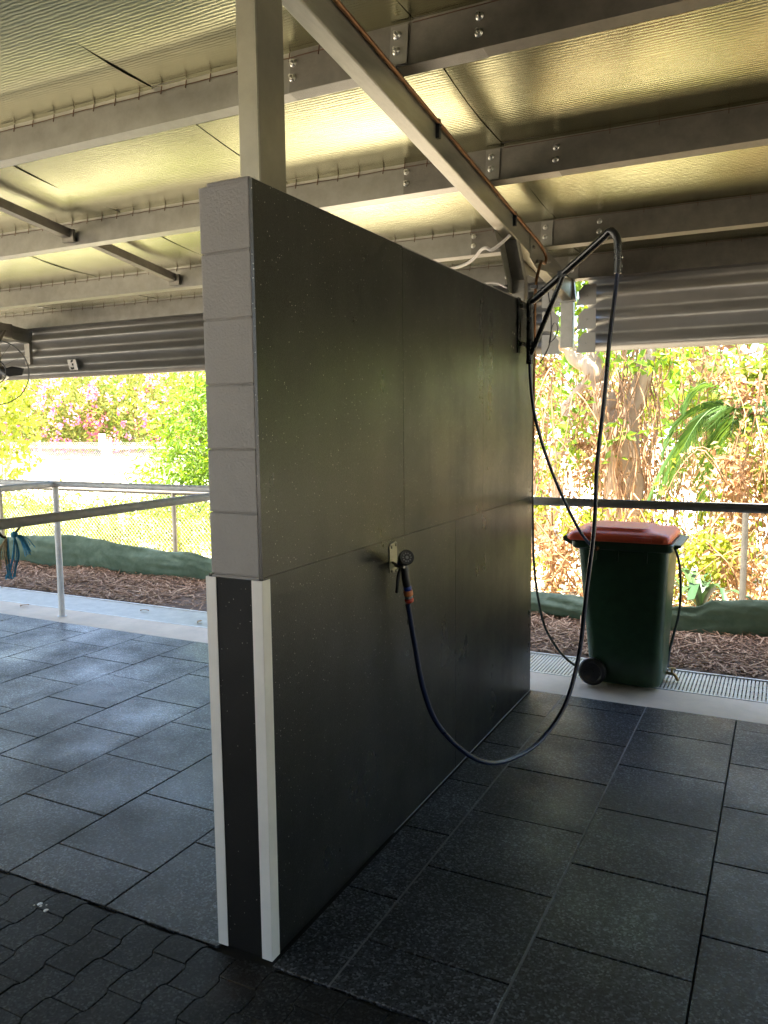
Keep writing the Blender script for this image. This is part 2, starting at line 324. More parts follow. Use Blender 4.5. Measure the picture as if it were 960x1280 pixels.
# mulch bed
g = MB(); nx, ny = 90, 12
def mz(x, y): return .0+.03*(y-3.8)+.05*mnoise.noise(V((x*1.3, y*1.3, 0)))*min(1, (y-3.8)*2)
vs = [(-9+12.5*i/nx, 3.80+1.6*j/ny, mz(-9+12.5*i/nx, 3.80+1.6*j/ny)-.005) for j in range(ny+1) for i in range(nx+1)]
g.add(vs, [(j*(nx+1)+i, j*(nx+1)+i+1, (j+1)*(nx+1)+i+1, (j+1)*(nx+1)+i) for j in range(ny) for i in range(nx)], True)
structure(g.build('garden_bed', soil))
g = MB(); rnd = random.Random(7)
for i in range(21000):
    x = rnd.uniform(-8.5, 2.6); y = 3.82+1.2*rnd.random()
    if -4 < x < -1.6 and rnd.random() < .7: continue
    l = rnd.choice((.02, .03, .04, .06, .12))*rnd.uniform(.6, 1.3); wd = rnd.uniform(.004, .014); th = wd*rnd.uniform(.2, .5)
    a = rnd.uniform(0, math.pi); tl = rnd.uniform(-.35, .35); d = V((math.cos(a)*math.cos(tl), math.sin(a)*math.cos(tl), math.sin(tl)))
    c = V((x, y, mz(x, y)+abs(math.sin(tl))*l*.4+rnd.uniform(0, .018)))
    g.bar(c-d*l/2, c+d*l/2, wd, th, up=(rnd.uniform(-.4, .4), rnd.uniform(-.4, .4), 1))
tag(g.build('mulch', chip), 'brown shredded bark mulch covering the bed behind the drain', 'mulch', kind='stuff')

# ------------------------------------------------------------ partition wall
wl = thing('partition_wall', (-.1, 0, 0), 'grey painted block wall clad in black rubber sheets, between the two wash bays', 'wall')
g = MB(); rnd = random.Random(3)
zt = 2.476
X0, X1, LEN = -.2005, -.012, 2.94
for c in range(13):
    z1 = zt-.2*c; z0 = z1-.2
    if z0 < 0: z0 = 0.0
    if z1-z0 < .03: continue
    ys = [0]; y = .39 if c % 2 == 0 else .19
    while y < LEN-.05: ys.append(y); y += .4
    ys.append(LEN)
    for a, b in zip(ys, ys[1:]):
        jx = rnd.uniform(-.002, .002); jy = rnd.uniform(-.0015, .0015) if a == 0 else 0
        g.box(X0+jx, X1, a+jy+(.0015 if a else 0), b-.0015, z0+.0018, z1-.0018)
g.build('block_core', block_paint, wl, bevel=.004, seg=2)
g = MB(); g.box(X0+.007, X1-.004, .004, LEN-.004, .01, zt-.01); g.box(-.172, -.012, .001, LEN-.02, zt-.009, zt+.009)
g.build('mortar', mortar, wl, bevel=.003, seg=1)
for (a, b) in ((0, 1.032), (1.035, 2.020), (2.023, 2.947)):
    g = MB(); g.box(-.012, 0, a, b, 1.2763, zt-.004+(.004 if a == 0 else 0)); g.build('rubber_sheet', rubber_sheet, wl)
for (a, b) in ((.0, 1.62), (1.6225, 2.947)):
    g = MB(); g.box(-.012, 0.0016, a, b, .002, 1.2755); g.build('rubber_sheet', rubber_sheet, wl)
for (a, b) in ((0, 1.5), (1.503, 2.947)):
    g = MB(); g.box(-.2115, -.2006, a, b, .002, 1.2755); g.build('rubber_sheet', rubber_sheet, wl)
g = MB(); g.box(-.2085, .0, -.009, -.0005, .002, 1.266); g.build('end_strip', granule_mat('end_strip_rubber', (.003, .003, .003), (.007, .007, .007), 420, .6, True, .12, True, .2), wl)
def angle(xo, sgn):
    m = MB(); t = .003
    m.box(min(xo, xo-sgn*.040), max(xo, xo-sgn*.040), -.0125, -.0095, .0, 1.268)
    m.box(min(xo, xo-sgn*t), max(xo, xo-sgn*t), -.0095, .033, .0, 1.268)
    return m
angle(.0048, 1).build('corner_angle', paint_white, wl, bevel=.0008, seg=2)
angle(-.2150, -1).build('corner_angle', paint_white, wl, bevel=.0008, seg=2)
g = MB()
for y, z in ((2.52, 2.27), (2.55, 2.265), (2.50, 2.19), (2.535, 2.185)):
    g.lathe([(0, .006), (.002, .006), (.003, .003)], (.0001, y, z), (1, 0, 0), 10)
g.build('sheet_screws', galv, wl)

copy_thing(wl, (6.15, 0, 0), 'second rubber clad block wall, added unseen past the right edge to darken the floor')  # extra wall added out of view to darken the right-hand floor
# ------------------------------------------------------------ roof
SL = .126; RB = 3.208                                # rafter underside: z = RB - SL*y
def rz(y, off=0): return RB+off-SL*y
nrm = V((0, SL, 1)).normalized()
def rafter(x, ya=-8.9, yb=4.26):
    m = MB(); m.bar((x, ya, rz(ya, .0755)), (x, yb, rz(yb, .0755)), .076, .150, up=nrm); return m
rt = thing('rafter', (-.1, 0, 3.2), 'sloping galvanised box rafter above the rubber wall', 'rafter', 'roof rafters')
rafter(-.1025).build('beam', galv_cream, rt, bevel=.006, seg=3)
def gusset(x, pts):
    m = MB(); m.prism(pts, (x, 0, 0), (0, 1, 0), (0, 0, 1), (1, 0, 0), .004); return m
gusset(-.1475, [(2.55, rz(2.55)+.04), (3.55, rz(3.55)+.06), (3.55, rz(3.55)-.02), (3.30, rz(3.3)-.06), (3.06, 2.56), (2.90, 2.56), (2.72, 2.79)]).build('gusset_plate', galv_cream, rt)
gusset(-.0636, [(3.06, rz(3.06)+.115), (3.62, rz(3.62)+.115), (3.62, rz(3.62)+.03), (3.20, rz(3.20)-.055), (3.06, rz(3.06)-.03)]).build('gusset_plate', galv_cream, rt)
for y, z in ((3.12, rz(3.12)+.05), (3.22, rz(3.22)-.01), (3.5, rz(3.5)+.08)):
    g = MB(); g.lathe([(0, .017), (.004, .017), (.0041, .012), (.014, .012)], (-.0594, y, z), (1, 0, 0), 6)
    g.build('bolt', galv_dull, rt)
# the same rafter over the neighbouring bay
r2 = thing('rafter', (-6.12, 0, 3.2), 'galvanised rafter end carrying the cage fan at the left of the eave', 'rafter', 'roof rafters')
rafter(-6.12).build('beam', galv_cream, r2, bevel=.006, seg=3)
g = MB(); g.box(-6.158, -6.082, 4.21, 4.25, 2.45, rz(4.2)+.02); g.build('end_post', galv_dull, r2)

cl = thing('steel_column', (-.1, .21, zt), 'galvanised box column standing on the near end of the block wall', 'column')
g = MB(); g.box(-.1435, -.0625, .134, .284, zt-.03, rz(.2)+.02); g.build('column_shaft', galv_column, cl, bevel=.008, seg=3)
g = MB(); g.tube(spline([(-.066, .1335, zt+.02), (-.0655, .1330, 2.7), (-.066, .1334, 2.95), (-.066, .1335, 3.18)], 4), .0032, 6)
g.build('weld_seam', galv_cream, cl)
c2 = thing('steel_column', (-.1, 2.95, zt), 'short tapered steel post joining the far end of the wall to the rafter', 'column')
g = MB()
p0 = [(-.150, 2.79, rz(2.8)), (-.058, 2.79, rz(2.8))]
prof = [(2.785, rz(2.785)-.004), (2.955, 2.64), (2.96, zt-.05)]
for x0, x1, in ((-.143, -.064),):
    rings = [[(x0, y, z), (x1, y, z), (x1, y+.075, z), (x0, y+.075, z)] for y, z in prof]
    g.loft(rings, True, False)
g.build('column_shaft', galv_dull, c2, bevel=.004)

sw = thing('unseen_back_wall', (5, -5.6, 0), 'dark clad wall added unseen behind the camera to cut the light', 'wall')  # added out of view to darken the camera-facing steel and blocks
m = MB(); m.box(-3.3, 14, -5.66, -5.60, 0, rz(-5.6)+.1)
for k in range(57): m.box(-3.3+.3*k, -3.3+.3*k+.08, -5.6, -5.575, .02, rz(-5.6)+.05)
m.build('cladding', mat('dark_cladding', (.07, .065, .055), .6), sw)
def purlin(y, label, i, xa=-16, xb=14):
    off = .1565
    zc = rz(y, off)
    t = thing('roof_purlin', (0, y, zc), label, 'purlin', 'roof purlins')
    up = nrm; fw = V((0, 1, -SL)).normalized(); o = V((0, y, zc))
    def z_sect(m, x0, x1, d, push):
        b = o-fw*push
        th = .0025
        def slab(p, q, r, s_):      # four corners in section, extruded in x
            vs = [V((x, 0, 0))+c for x in (x0, x1) for c in (p, q, r, s_)]
            m.add(vs, [(0, 3, 2, 1), (4, 5, 6, 7), (0, 1, 5, 4), (1, 2, 6, 5), (2, 3, 7, 6), (3, 0, 4, 7)])
        slab(b, b+fw*th, b+fw*th+up*d, b+up*d)                       # web
        slab(b+fw*th, b+fw*.070, b+fw*.070+up*th, b+fw*th+up*th)       # bottom flange, away from camera
        slab(b+fw*.068, b+fw*.070, b+fw*.070+up*.016, b+fw*.068+up*.016)
        slab(b-fw*.062+up*(d-th), b+up*(d-th), b+up*d, b-fw*.062+up*d)
    m = MB(); z_sect(m, xa, .31, .188, 0); m.build('near_length', galv, t)
    m = MB(); z_sect(m, -.60, xb, .192, .0045); m.build('lapped_length', galv_dull, t)
    # cleat + bolts
    m = MB(); b = o-fw*.0085
    m.prism([(-.058+.0, .0), (-.008+.03, .0), (-.008+.03, .165), (-.058, .165)], b+V((-.04, 0, 0))+up*.004, (1, 0, 0), up, fw, -.006)
    m.build('cleat', galv, t)
    for bx, bz in ((-.585, .062), (-.585, .128), (.290, .062), (.290, .128), (-.068, .062), (-.068, .128)):
        m = MB(); q = o-fw*(.0045 if bx > -.5 and bx != -.068 else (.015 if bx == -.068 else .0045))+up*bz+V((bx, 0, 0))
        m.lathe([(0, .018), (.003, .018), (.0031, .013), (.013, .013)], q, -fw, 8)
        m.lathe([(.012, .007), (.028, .0065)], q, -fw, 8); m.build('bolt', zinc, t)
    # safety mesh wire with its staples along the top edge, left of the rafter
    m = MB()
    q = o-fw*.006+up*.158
    rr = random.Random(i)
    xs = [-9+.06*k for k in range(245)]
    m.tube([V((x, 0, 0))+q+up*rr.uniform(-.0025, .0025) for x in xs if x < -.2], .0022, 4)
    m.tube([V((x, 0, 0))+q+up*.012-fw*.004 for x in xs if x > -.02], .0018, 4)
    for k in range(58):
        x = -9+.15*k+rr.uniform(-.01, .01); m.tube([V((x, 0, 0))+q-up*.017, V((x+.004, 0, 0))+q+up*.022], .0024, 4)
    for k in range(int(5.5/.3)):
        x = .55+.3*k+rr.uniform(-.05, .05); m.tube([V((x, 0, 0))+q-up*.008-fw*.004, V((x, 0, 0))+q+up*.02-fw*.004], .002, 4)
    m.build('mesh_wire', rust, t)
    return t
purlin(-.04, 'galvanised roof purlin over the near end of the block wall, nearest the camera', 0)
purlin(1.14, 'galvanised roof purlin crossing just behind the tall box column, rusty wire along its top', 1)
purlin(2.325, 'middle galvanised roof purlin, the next one behind the purlin at the column', 2)
purlin(3.44, 'third galvanised roof purlin counted from the tall column, above the hose boom tip', 3)
purlin(4.20, 'galvanised eave purlin running directly along the top of the corrugated fascia', 4)

# insulation foil in rolls, sagging between the purlins; steel sheet above
rf = thing('roof', (0, 0, 3.6), 'sloping shed roof lined with crinkled silver foil insulation', 'roof')  # roof extended unseen behind and sideways to cut sky light
pl = [-9, -7.12, -5.94, -4.76, -3.58, -2.4, -1.22, -.04, 1.14, 2.325, 3.44, 4.20, 4.36]
def foil_z(x, y, k):
    y0_ = min(max(y, -9), 4.36)
    for a, b in zip(pl, pl[1:]):
        if a <= y0_ <= b:
            t = (y0_-a)/(b-a); sag = .042*(4*t*(1-t))**.8*(1 if b-a > .6 else .3)
            break
    else: sag = 0
    wob = .009*mnoise.noise(V((x*1.1+k*7, y*1.7, k)))*min(1, 4*t*(1-t)*2)
    return rz(y, .3475)-sag+wob
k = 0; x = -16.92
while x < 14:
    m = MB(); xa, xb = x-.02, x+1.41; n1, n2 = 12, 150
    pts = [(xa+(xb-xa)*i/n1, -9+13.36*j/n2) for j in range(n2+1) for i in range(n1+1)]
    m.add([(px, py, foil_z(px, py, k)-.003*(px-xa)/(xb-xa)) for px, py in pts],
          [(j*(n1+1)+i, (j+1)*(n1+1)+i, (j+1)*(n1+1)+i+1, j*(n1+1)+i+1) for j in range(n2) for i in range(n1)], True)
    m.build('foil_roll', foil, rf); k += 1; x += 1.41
m = MB(); m.add([(-16.9, -9.1, rz(-9.1, .40)), (14.1, -9.1, rz(-9.1, .40)), (14.1, 4.42, rz(4.42, .40)), (-16.9, 4.42, rz(4.42, .40))], [(0, 1, 2, 3)])
m.add([(-16.9, -9.1, rz(-9.1, .44)), (14.1, -9.1, rz(-9.1, .44)), (14.1, 4.42, rz(4.42, .44)), (-16.9, 4.42, rz(4.42, .44))], [(0, 3, 2, 1)])
m.build('roof_sheet', clad, rf)
# eave beam and corrugated fascia
def fascia(x0, x1, label):
    t = thing('corrugated_fascia', (x0, 4.28, 2.29), label, 'fascia', 'corrugated fascia panels')
    m = MB(); n = 84; z0, z1 = 2.292, 2.84
    prof = [(4.295+.048*math.sin(2*math.pi*(z0+(z1-z0)*i/n-2.750)/.182), z0+(z1-z0)*i/n) for i in range(n+1)]
    vs = [(x, y, z) for x in (x0, x1) for y, z in prof]
    m.add(vs, [(i, i+1, n+2+i, n+1+i) for i in range(n)], True)
    o = m.build('panel', clad, t); md = o.modifiers.new('thickness', 'SOLIDIFY'); md.thickness = .003
    return t
fl = fascia(-16, -.235, 'corrugated grey fascia left of the block wall, carrying the number plate')
fr = fascia(.03, 14, 'corrugated grey fascia right of the block wall, above the wheelie bin')
dp = thing('fascia_post', (-.11, 4.24, 2.32), 'short galvanised drop post between the two corrugated fascia panels', 'post')
m = MB(); m.box(-.155, -.058, 4.21, 4.27, 2.325, 2.67); m.build('post', galv, dp, bevel=.004)
m = MB(); m.prism([(-.18, 2.67), (-.035, 2.67), (-.055, 2.83), (-.16, 2.83)], (0, 4.20, 0), (1, 0, 0), (0, 0, 1), (0, 1, 0), .045); m.build('bracket', galv, dp)
for sgn, xx in ((1, .012), (-1, -.205)):
    for z in (2.35, 2.53, 2.71):
        m = MB(); m.prism([(sgn*-.05, -.07), (sgn*.10, -.07), (sgn*.10, .08), (sgn*.01, .08), (sgn*-.035, .03), (sgn*-.03, -.02)], (xx, 4.225, z), (1, 0, 0), (0, 0, 1), (0, 1, 0), .006); m.build('clip_plate', clad, dp)
        m = MB(); m.lathe([(0, .008), (.007, .007)], (xx+sgn*.03, 4.225, z), (0, -1, 0), 8); m.build('bolt', galv, dp)
# number plate "3"
sg = thing('number_plate', (-5.46, 4.24, 2.36), 'small tilted number plate reading 3 on the left corrugated fascia', 'sign')
a = V((1, 0, .0)); b = V((-.55, .22, 1)).normalized(); n_ = a.cross(b).normalized()
o0 = V((-5.435, 4.240, 2.362))
m = MB(); m.prism([(-.068, 0), (.068, 0), (.068, .135), (-.068, .135)], o0, a, b, n_, .003); m.build('plate', sign_mat, sg)
cu = bpy.data.curves.new('text', 'FONT'); cu.body = '3'; cu.size = .15; cu.extrude = .0008; cu.align_x = 'CENTER'; cu.offset = .005
to = bpy.data.objects.new('text', cu); C.objects.link(to); bpy.context.view_layer.update()
me = bpy.data.meshes.new_from_object(to.evaluated_get(bpy.context.evaluated_depsgraph_get())); bpy.data.objects.remove(to)
no = bpy.data.objects.new('number', me); C.objects.link(no); me.materials.clear(); me.materials.append(plate_black)
Mx = Matrix((a, b, n_)).transposed().to_4x4(); Mx.translation = o0+b*.015+n_*.0045-a*.010
no.parent = sg; no.matrix_parent_inverse = Matrix.Translation(-sg.location); no.matrix_world = Mx
m = MB(); m.prism([(.058, -.004), (.070, -.004), (.070, .139), (.058, .139)], o0+n_*.0035, a, b, n_, .002); m.build('edge_strip', plate_black, sg)  # black strip down the right edge of the plate

# bridging bars
def bridge(y0, y1, label):
    t = thing('bridging_bar', (-3.3, y0, rz(y0)), label, 'roof brace', 'purlin bridging')
    m = MB(); z0, z1 = rz(y0, .215), rz(y1, .205)
    m.bar((-3.27, y0, z0), (-3.30, y1, z1), .062, .004); m.bar((-3.24, y0, z0+.03), (-3.27, y1, z1+.03), .004, .062); m.build('angle_bar', galv_dull, t)
    m = MB(); m.box(-3.345, -3.235, y1-.01, y1+.012, z1-.03, z1+.055)
    for q in (-3.32, -3.27): m.lathe([(0, .01), (.012, .01)], (q, y1-.02, z1+.02), (0, -1, 0), 6)
    m.build('end_cleat', galv_dull, t)
bridge(1.15, 2.30, 'dark steel bridging bar between roof purlins at upper left, nearer one')
bridge(2.345, 3.42, 'dark steel bridging bar between roof purlins nearest the fascia, farther one')

# ------------------------------------------------------------ pipes and cables on the frame
cp = thing('copper_pipe', (-.05, 2.99, 2.0), 'copper water pipe running along the rafter and down the far wall end', 'pipe')
path = [(-.052, y, rz(y, .118)) for y in (-3.5, -1, .2, 1.0, 2.0, 2.9, 3.22)]
path += [(-.046, 3.30, 2.89), (-.03, 3.33, 2.84), (-.025, 3.28, 2.79), (-.02, 3.20, 2.79), (-.012, 3.13, 2.76), (-.006, 3.06, 2.70), (-.004, 3.0, 2.60), (-.004, 2.985, 2.4), (-.004, 2.98, 1.9), (-.004, 2.98, 1.62)]
m = MB(); m.tube(spline(path, 5), .0095, 8); m.build('pipe', copper, cp)
m = MB()
for z in (1.78, 1.70, 1.62):
    m = MB(); m.lathe([(0, .012), (.005, .016), (.03, .016), (.035, .012)], (-.004, 2.98, z), (0, 0, 1), 10); m.build('fitting', brass, cp)
for y in (.05, 1.55, 2.72):
    m = MB(); m.box(-.066, -.045, y-.010, y+.010, rz(y)+.05, rz(y)+.135); m.tube([(-.04, y, rz(y)+.11), (-.075, y+.02, rz(y)+.06)], .004, 5); m.build('pipe_clip', plastic_black, cp)
m = MB(); m.box(-.03, .012, 2.965, 3.0, 2.585, 2.605)
m.build('pipe_clip', plastic_black, cp)
cw = thing('white_conduit', (-.2, 2.9, 2.6), 'white flexible conduit looping behind the top of the wall at its far end', 'conduit')
m = MB(); m.tube(spline([(-.08, 2.70, 2.86), (-.12, 2.66, 2.81), (-.18, 2.66, 2.78), (-.25, 2.7, 2.80), (-.5, 2.95, 2.76), (-1.2, 3.3, 2.80)], 6), .010, 8)
m.tube(spline([(-.16, 2.90, 2.59), (-.24, 2.92, 2.63), (-.33, 2.92, 2.63), (-.44, 2.9, 2.58), (-.5, 2.88, 2.48)], 6), .006, 8); m.build('conduit', cable_white, cw)
bc = thing('black_cable', (-.03, 3.3, 2.4), 'thin loose black cable hanging behind the hose boom', 'cable')
m = MB(); m.tube(spline([(-.055, 3.48, 2.637), (-.055, 3.55, 2.52), (-.055, 3.57, 2.38), (-.055, 3.52, 2.28), (-.055, 3.4, 2.20), (-.055, 3.3, 2.15)], 6), .0045, 6)
m.tube(spline([(-.055, 3.52, 2.30), (-.055, 3.60, 2.42), (-.055, 3.68, 2.45), (-.055, 3.75, 2.42), (-.055, 3.7, 2.36), (-.055, 3.57, 2.31)], 6), .0035, 6); m.build('cable', plastic_black, bc)

# ------------------------------------------------------------ hose boom, hose, spray gun
hb = thing('hose_boom', (.03, 2.72, 2.3), 'black swinging steel hose boom bolted high on the far end of the wall', 'hose boom')
m = MB(); m.box(.001, .010, 2.60, 2.645, 2.16, 2.48); m.box(.010, .03, 2.62, 2.70, 2.20, 2.225); m.box(.010, .03, 2.62, 2.70, 2.42, 2.445); m.build('mount_plate', black_paint, hb)
A = V((.045, 2.72, 2.46)); T = V((.545, 2.515, 2.775))
m = MB(); m.tube(spline([(.045, 2.72, 2.10), (.045, 2.72, 2.38), A, A+(T-A)*.08, A+(T-A)*.5, A+(T-A)*.9, T, (.583, 2.50, 2.735), (.592, 2.497, 2.66), (.593, 2.497, 2.545)], 5), .0215, 14)
m.build('boom_arm', black_paint, hb)
m = MB(); m.tube([(.05, 2.718, 2.15), A+(T-A)*.43-V((0, 0, .015))], .015, 10); m.box(.235, .285, 2.61, 2.65, 2.575, 2.61); m.build('brace', black_paint, hb)
wh = thing('wash_hose', (.3, 1.6, .1), 'dark blue wash hose hanging in a deep loop from the boom to the spray gun', 'hose')
loop = [(.592, 2.497, 2.60), (.59, 2.5, 2.53), (.57, 2.44, 2.21), (.55, 2.39, 1.87), (.54, 2.35, 1.52), (.53, 2.3, 1.18), (.51, 2.25, .84), (.49, 2.18, .5), (.45, 2.06, .26), (.38, 1.84, .13), (.3, 1.61, .11), (.24, 1.43, .15), (.19, 1.26, .26), (.13, 1.1, .44), (.1, 1.0, .63), (.08, .95, .85), (.072, .91, 1.01)]
hr = random.Random(2); loop = [V(p)+(V((hr.uniform(-.006, .006), hr.uniform(-.006, .006), 0)) if 2 < i < len(loop)-2 else V((0, 0, 0))) for i, p in enumerate(loop)]
m = MB(); m.tube(spline(loop, 8), .0115, 12); m.build('hanging_loop', hose_blue, wh)
m = MB(); m.tube(spline([(.045, 2.72, 2.14), (.048, 2.73, 2.0), (.06, 2.78, 1.80), (.11, 2.84, 1.57), (.19, 2.90, 1.33), (.28, 2.99, 1.10), (.335, 3.06, .99), (.372, 3.12, .945)], 8), .010, 10); m.build('feed_length', hose_blue, wh)
m = MB(); m.lathe([(0, .012), (.005, .016), (.02, .016), (.025, .010)], (.372, 3.12, .945), (.6, .25, -.3), 10); m.build('end_fitting', copper, wh)
gh = thing('gun_holder', (0, .91, 1.19), 'small galvanised bracket screwed to the rubber wall holding the spray gun', 'bracket')
m = MB(); m.prism([(-.036, -.055), (.018, -.063), (.034, -.045), (.034, .06), (.022, .071), (-.024, .064), (-.036, .05)], (.0024, .915, 1.195), (0, 1, 0), (0, 0, 1), (1, 0, 0), .004); m.build('plate', galv_cream, gh, bevel=.0015)
m = MB(); m.tube([(.006, .905, 1.18), (.045, .885, 1.172), (.075, .872, 1.17)], .006, 8); m.tube([(.006, .925, 1.165), (.04, .925, 1.155), (.075, .91, 1.155)], .006, 8); m.build('prong', galv, gh)
for y, z in ((.897, 1.245), (.937, 1.25), (.897, 1.145), (.937, 1.14)):
    m = MB(); m.lathe([(0, .0075), (.003, .007), (.0045, .003)], (.0066, y, z), (1, 0, 0), 8); m.build('screw', galv_dull, gh)
gun = thing('spray_gun', (.07, .9, 1.1), 'black and blue trigger spray gun with orange and red hose connectors on the wall bracket', 'spray gun')
hd = V((.075, .865, 1.205)); fa = V((.62, -.72, .28)).normalized()
m = MB(); m.lathe([(-.005, .018), (.0, .027), (.012, .030), (.040, .031), (.044, .0305), (.046, .027), (.043, .025)], hd+fa*.012, fa, 24); m.build('spray_head', plastic_black, gun)
m = MB()
for k in range(10):
    an = 2*math.pi*k/10; sx_ = fa.orthogonal().normalized(); sy_ = fa.cross(sx_); m.lathe([(0, .0035), (.003, .003)], hd+fa*.056+(sx_*math.cos(an)+sy_*math.sin(an))*.016, fa, 6)
m.lathe([(0, .007), (.004, .006)], hd+fa*.056, fa, 8); m.build('nozzle_ring', plastic_grey, gun)
m = MB(); m.tube(spline([hd+fa*.016, hd-fa*.02, hd-fa*.045+V((0, 0, -.012))], 4), [.021, .021, .020, .0195, .019, .0185, .018, .017, .016], 12); m.build('barrel', plastic_blue, gun)
m = MB(); gp = spline([hd-fa*.030+V((.0, .0, .0)), (.066, .895, 1.165), (.069, .897, 1.125), (.072, .905, 1.085)], 5)
m.tube(gp, [.017]+[.0175]*(len(gp)-2)+[.0155], 12); m.build('grip', plastic_black, gun)
m = MB(); m.tube(spline([(.05, .895, 1.165), (.042, .885, 1.13), (.040, .880, 1.09), (.038, .877, 1.06)], 4), .0075, 8); m.build('trigger', plastic_black, gun)
ax = (V((.080, .95, .85))-V((.0715, .905, 1.06))).normalized(); b0 = V((.072, .905, 1.088))
for (h0, prof, mt, nm) in ((0, [(0, .0145), (.004, .017), (.017, .017), (.020, .015)], plastic_blue, 'collar'), (.021, [(0, .017), (.003, .0195), (.020, .0195), (.023, .017)], plastic_orange, 'connector'), (.0445, [(0, .014), (.002, .0165), (.010, .0165), (.012, .014)], plastic_grey, 'connector'), (.057, [(0, .0165), (.003, .0185), (.014, .0185), (.017, .014)], plastic_red, 'connector')):
    m = MB(); m.lathe(prof, b0+ax*h0, ax, 16); m.build(nm, mt, gun)

# ------------------------------------------------------------ wheelie bin, hoses and tap beside it
bn_ = thing('wheelie_bin', (.55, 3.44, 0), 'dark green wheelie bin with a red lid standing on the concrete strip', 'wheelie bin')
def sect(z):
    t = z/.94
    return (.325+(.235-.325)*t, .775+(.815-.775)*t, 3.245+(3.185-3.245)*t, 3.64+(3.70-3.64)*t)
rings = []
for z, ins in ((.012, .03), (.02, .012), (.04, .0), (.2, 0), (.4, 0), (.6, 0), (.8, 0), (.93, 0)):
    a0, a1, b0_, b1 = sect(z); rings.append(rrect(a0+ins, a1-ins, b0_+ins, b1-ins, z, .065, 6))
m = MB(); m.loft(rings); m.build('body', bin_green, bn_)
m = MB()
rings = [rrect(.222, .828, 3.168, 3.717, .925, .045), rrect(.208, .842, 3.152, 3.733, .935, .045), rrect(.205, .845, 3.150, 3.735, .972, .045), rrect(.212, .838, 3.157, 3.728, .980, .045)]
m.loft(rings)
m.prism([(0, 0), (.055, .028), (.055, .042), (0, .042)], (.828, 3.20, .935), (1, 0, 0), (0, 0, 1), (0, 1, 0), .48)      # lifting comb
m.build('rim', bin_green, bn_, bevel=.003)
for x in (.36, .50, .68):
    m = MB(); m.prism([(-.010, .93), (.010, .93), (.008, .855), (-.008, .855)], (x, 3.186+.0, 0), (1, 0, 0), (0, 0, 1), (0, -1, 0), .030); m.build('gusset', bin_green, bn_, bevel=.002)
m = MB(); m.tube([(.150, 3.24, .985), (.150, 3.65, .985)], .014, 12)
for y in (3.22, 3.44, 3.66): m.prism([(.215, .935), (.215, .985), (.16, 1.003), (.136, .99), (.145, .968)], (0, y-.012, 0), (1, 0, 0), (0, 0, 1), (0, 1, 0), .024)
m.build('handle', bin_green, bn_)
m = MB()
rings = [rrect(.185, .815, 3.150, 3.736, .983, .05), rrect(.175, .826, 3.142, 3.744, .990, .05), rrect(.180, .822, 3.147, 3.739, 1.016, .05), rrect(.20, .805, 3.17, 3.72, 1.036, .06), rrect(.26, .70, 3.24, 3.65, 1.042, .06), rrect(.275, .685, 3.255, 3.635, 1.060, .06), rrect(.30, .66, 3.28, 3.61, 1.064, .05)]
m.loft(rings); m.build('lid', bin_red, bn_)
lid = bpy.data.objects['lid']
m = MB(); m.tube([(.60, 3.139, 1.000), (.715, 3.139, 1.000)], .010, 8); m.tube([(.60, 3.150, 1.014), (.715, 3.150, 1.014)], .007, 8); m.build('lid_grip', bin_red, lid)
for y in (3.222, 3.612):
    wt = MB(); wt.lathe([(0, .055), (.002, .080), (.008, .091), (.045, .091), (.051, .080), (.052, .066), (.046, .060)], (.347, y+.026, .093), (0, -1, 0), 32)
    wo = wt.build('wheel', plastic_black, bn_)
    wt = MB(); wt.lathe([(0, .058), (.004, .058)], (.347, y-.014, .093), (0, -1, 0), 28)
    for k in range(6):
        an = 2*math.pi*k/6; wt.bar((.347, y-.020, .093), (.347+.052*math.cos(an), y-.020, .093+.052*math.sin(an)), .011, .008, up=(0, 1, 0))
    wt.lathe([(0, .014), (.012, .013)], (.347, y-.016, .093), (0, -1, 0), 16); wt.build('rim', plastic_black, wo)
m = MB(); m.tube([(.347, 3.2, .093), (.347, 3.66, .093)], .011, 10); m.box(.345, .40, 3.27, 3.62, .075, .12); m.build('axle', plastic_black, bn_)
m = MB(); m.box(.445, .50, 3.2085, 3.2125, .782, .792); m.build('moulded_mark', mat('worn_mark', (.12, .13, .12), .5), bn_)
gr = thing('green_hose', (0, 3.1, .2), 'thin dark green hose dropping from the copper pipe to behind the bin wheel', 'hose')
m = MB(); m.tube(spline([(-.004, 2.98, 1.62), (-.012, 2.99, 1.5), (-.02, 3.02, 1.33), (-.03, 3.08, 1.1), (-.04, 3.14, .85), (-.02, 3.17, .6), (.02, 3.2, .386), (.08, 3.22, .26), (.145, 3.25, .165), (.22, 3.30, .09), (.30, 3.40, .03), (.34, 3.6, .012), (.6, 3.85, .02)], 7), .0085, 8); m.build('tube', hose_green, gr)
bl = thing('black_hose', (.84, 3.5, .5), 'black hose bowing out from under the bin rim at its right side', 'hose')
m = MB(); m.tube(spline([(.79, 3.5, .915), (.815, 3.5, .905), (.838, 3.5, .84), (.852, 3.5, .74), (.858, 3.5, .60), (.848, 3.51, .46), (.82, 3.54, .33), (.79, 3.6, .2), (.77, 3.7, .08), (.76, 3.8, .02)], 7), .0085, 8); m.build('tube', hose_green, bl)
tp = thing('brass_tap', (.80, 3.52, .04), 'small brass tap lying on the drain grate beside the bin', 'tap')
m = MB(); m.tube(spline([(.745, 3.56, .045), (.80, 3.545, .045), (.83, 3.535, .043), (.85, 3.525, .02), (.857, 3.52, .008)], 4), .011, 10); m.lathe([(0, .016), (.02, .016)], (.76, 3.557, .045), (1, -.27, 0), 12); m.build('tap_body', brass, tp)
m = MB(); m.lathe([(0, .008), (.03, .007)], (.815, 3.54, .05), (0, 0, 1), 10); m.bar((.79, 3.545, .083), (.84, 3.535, .083), .012, .007); m.build('tap_handle', brass, tp)
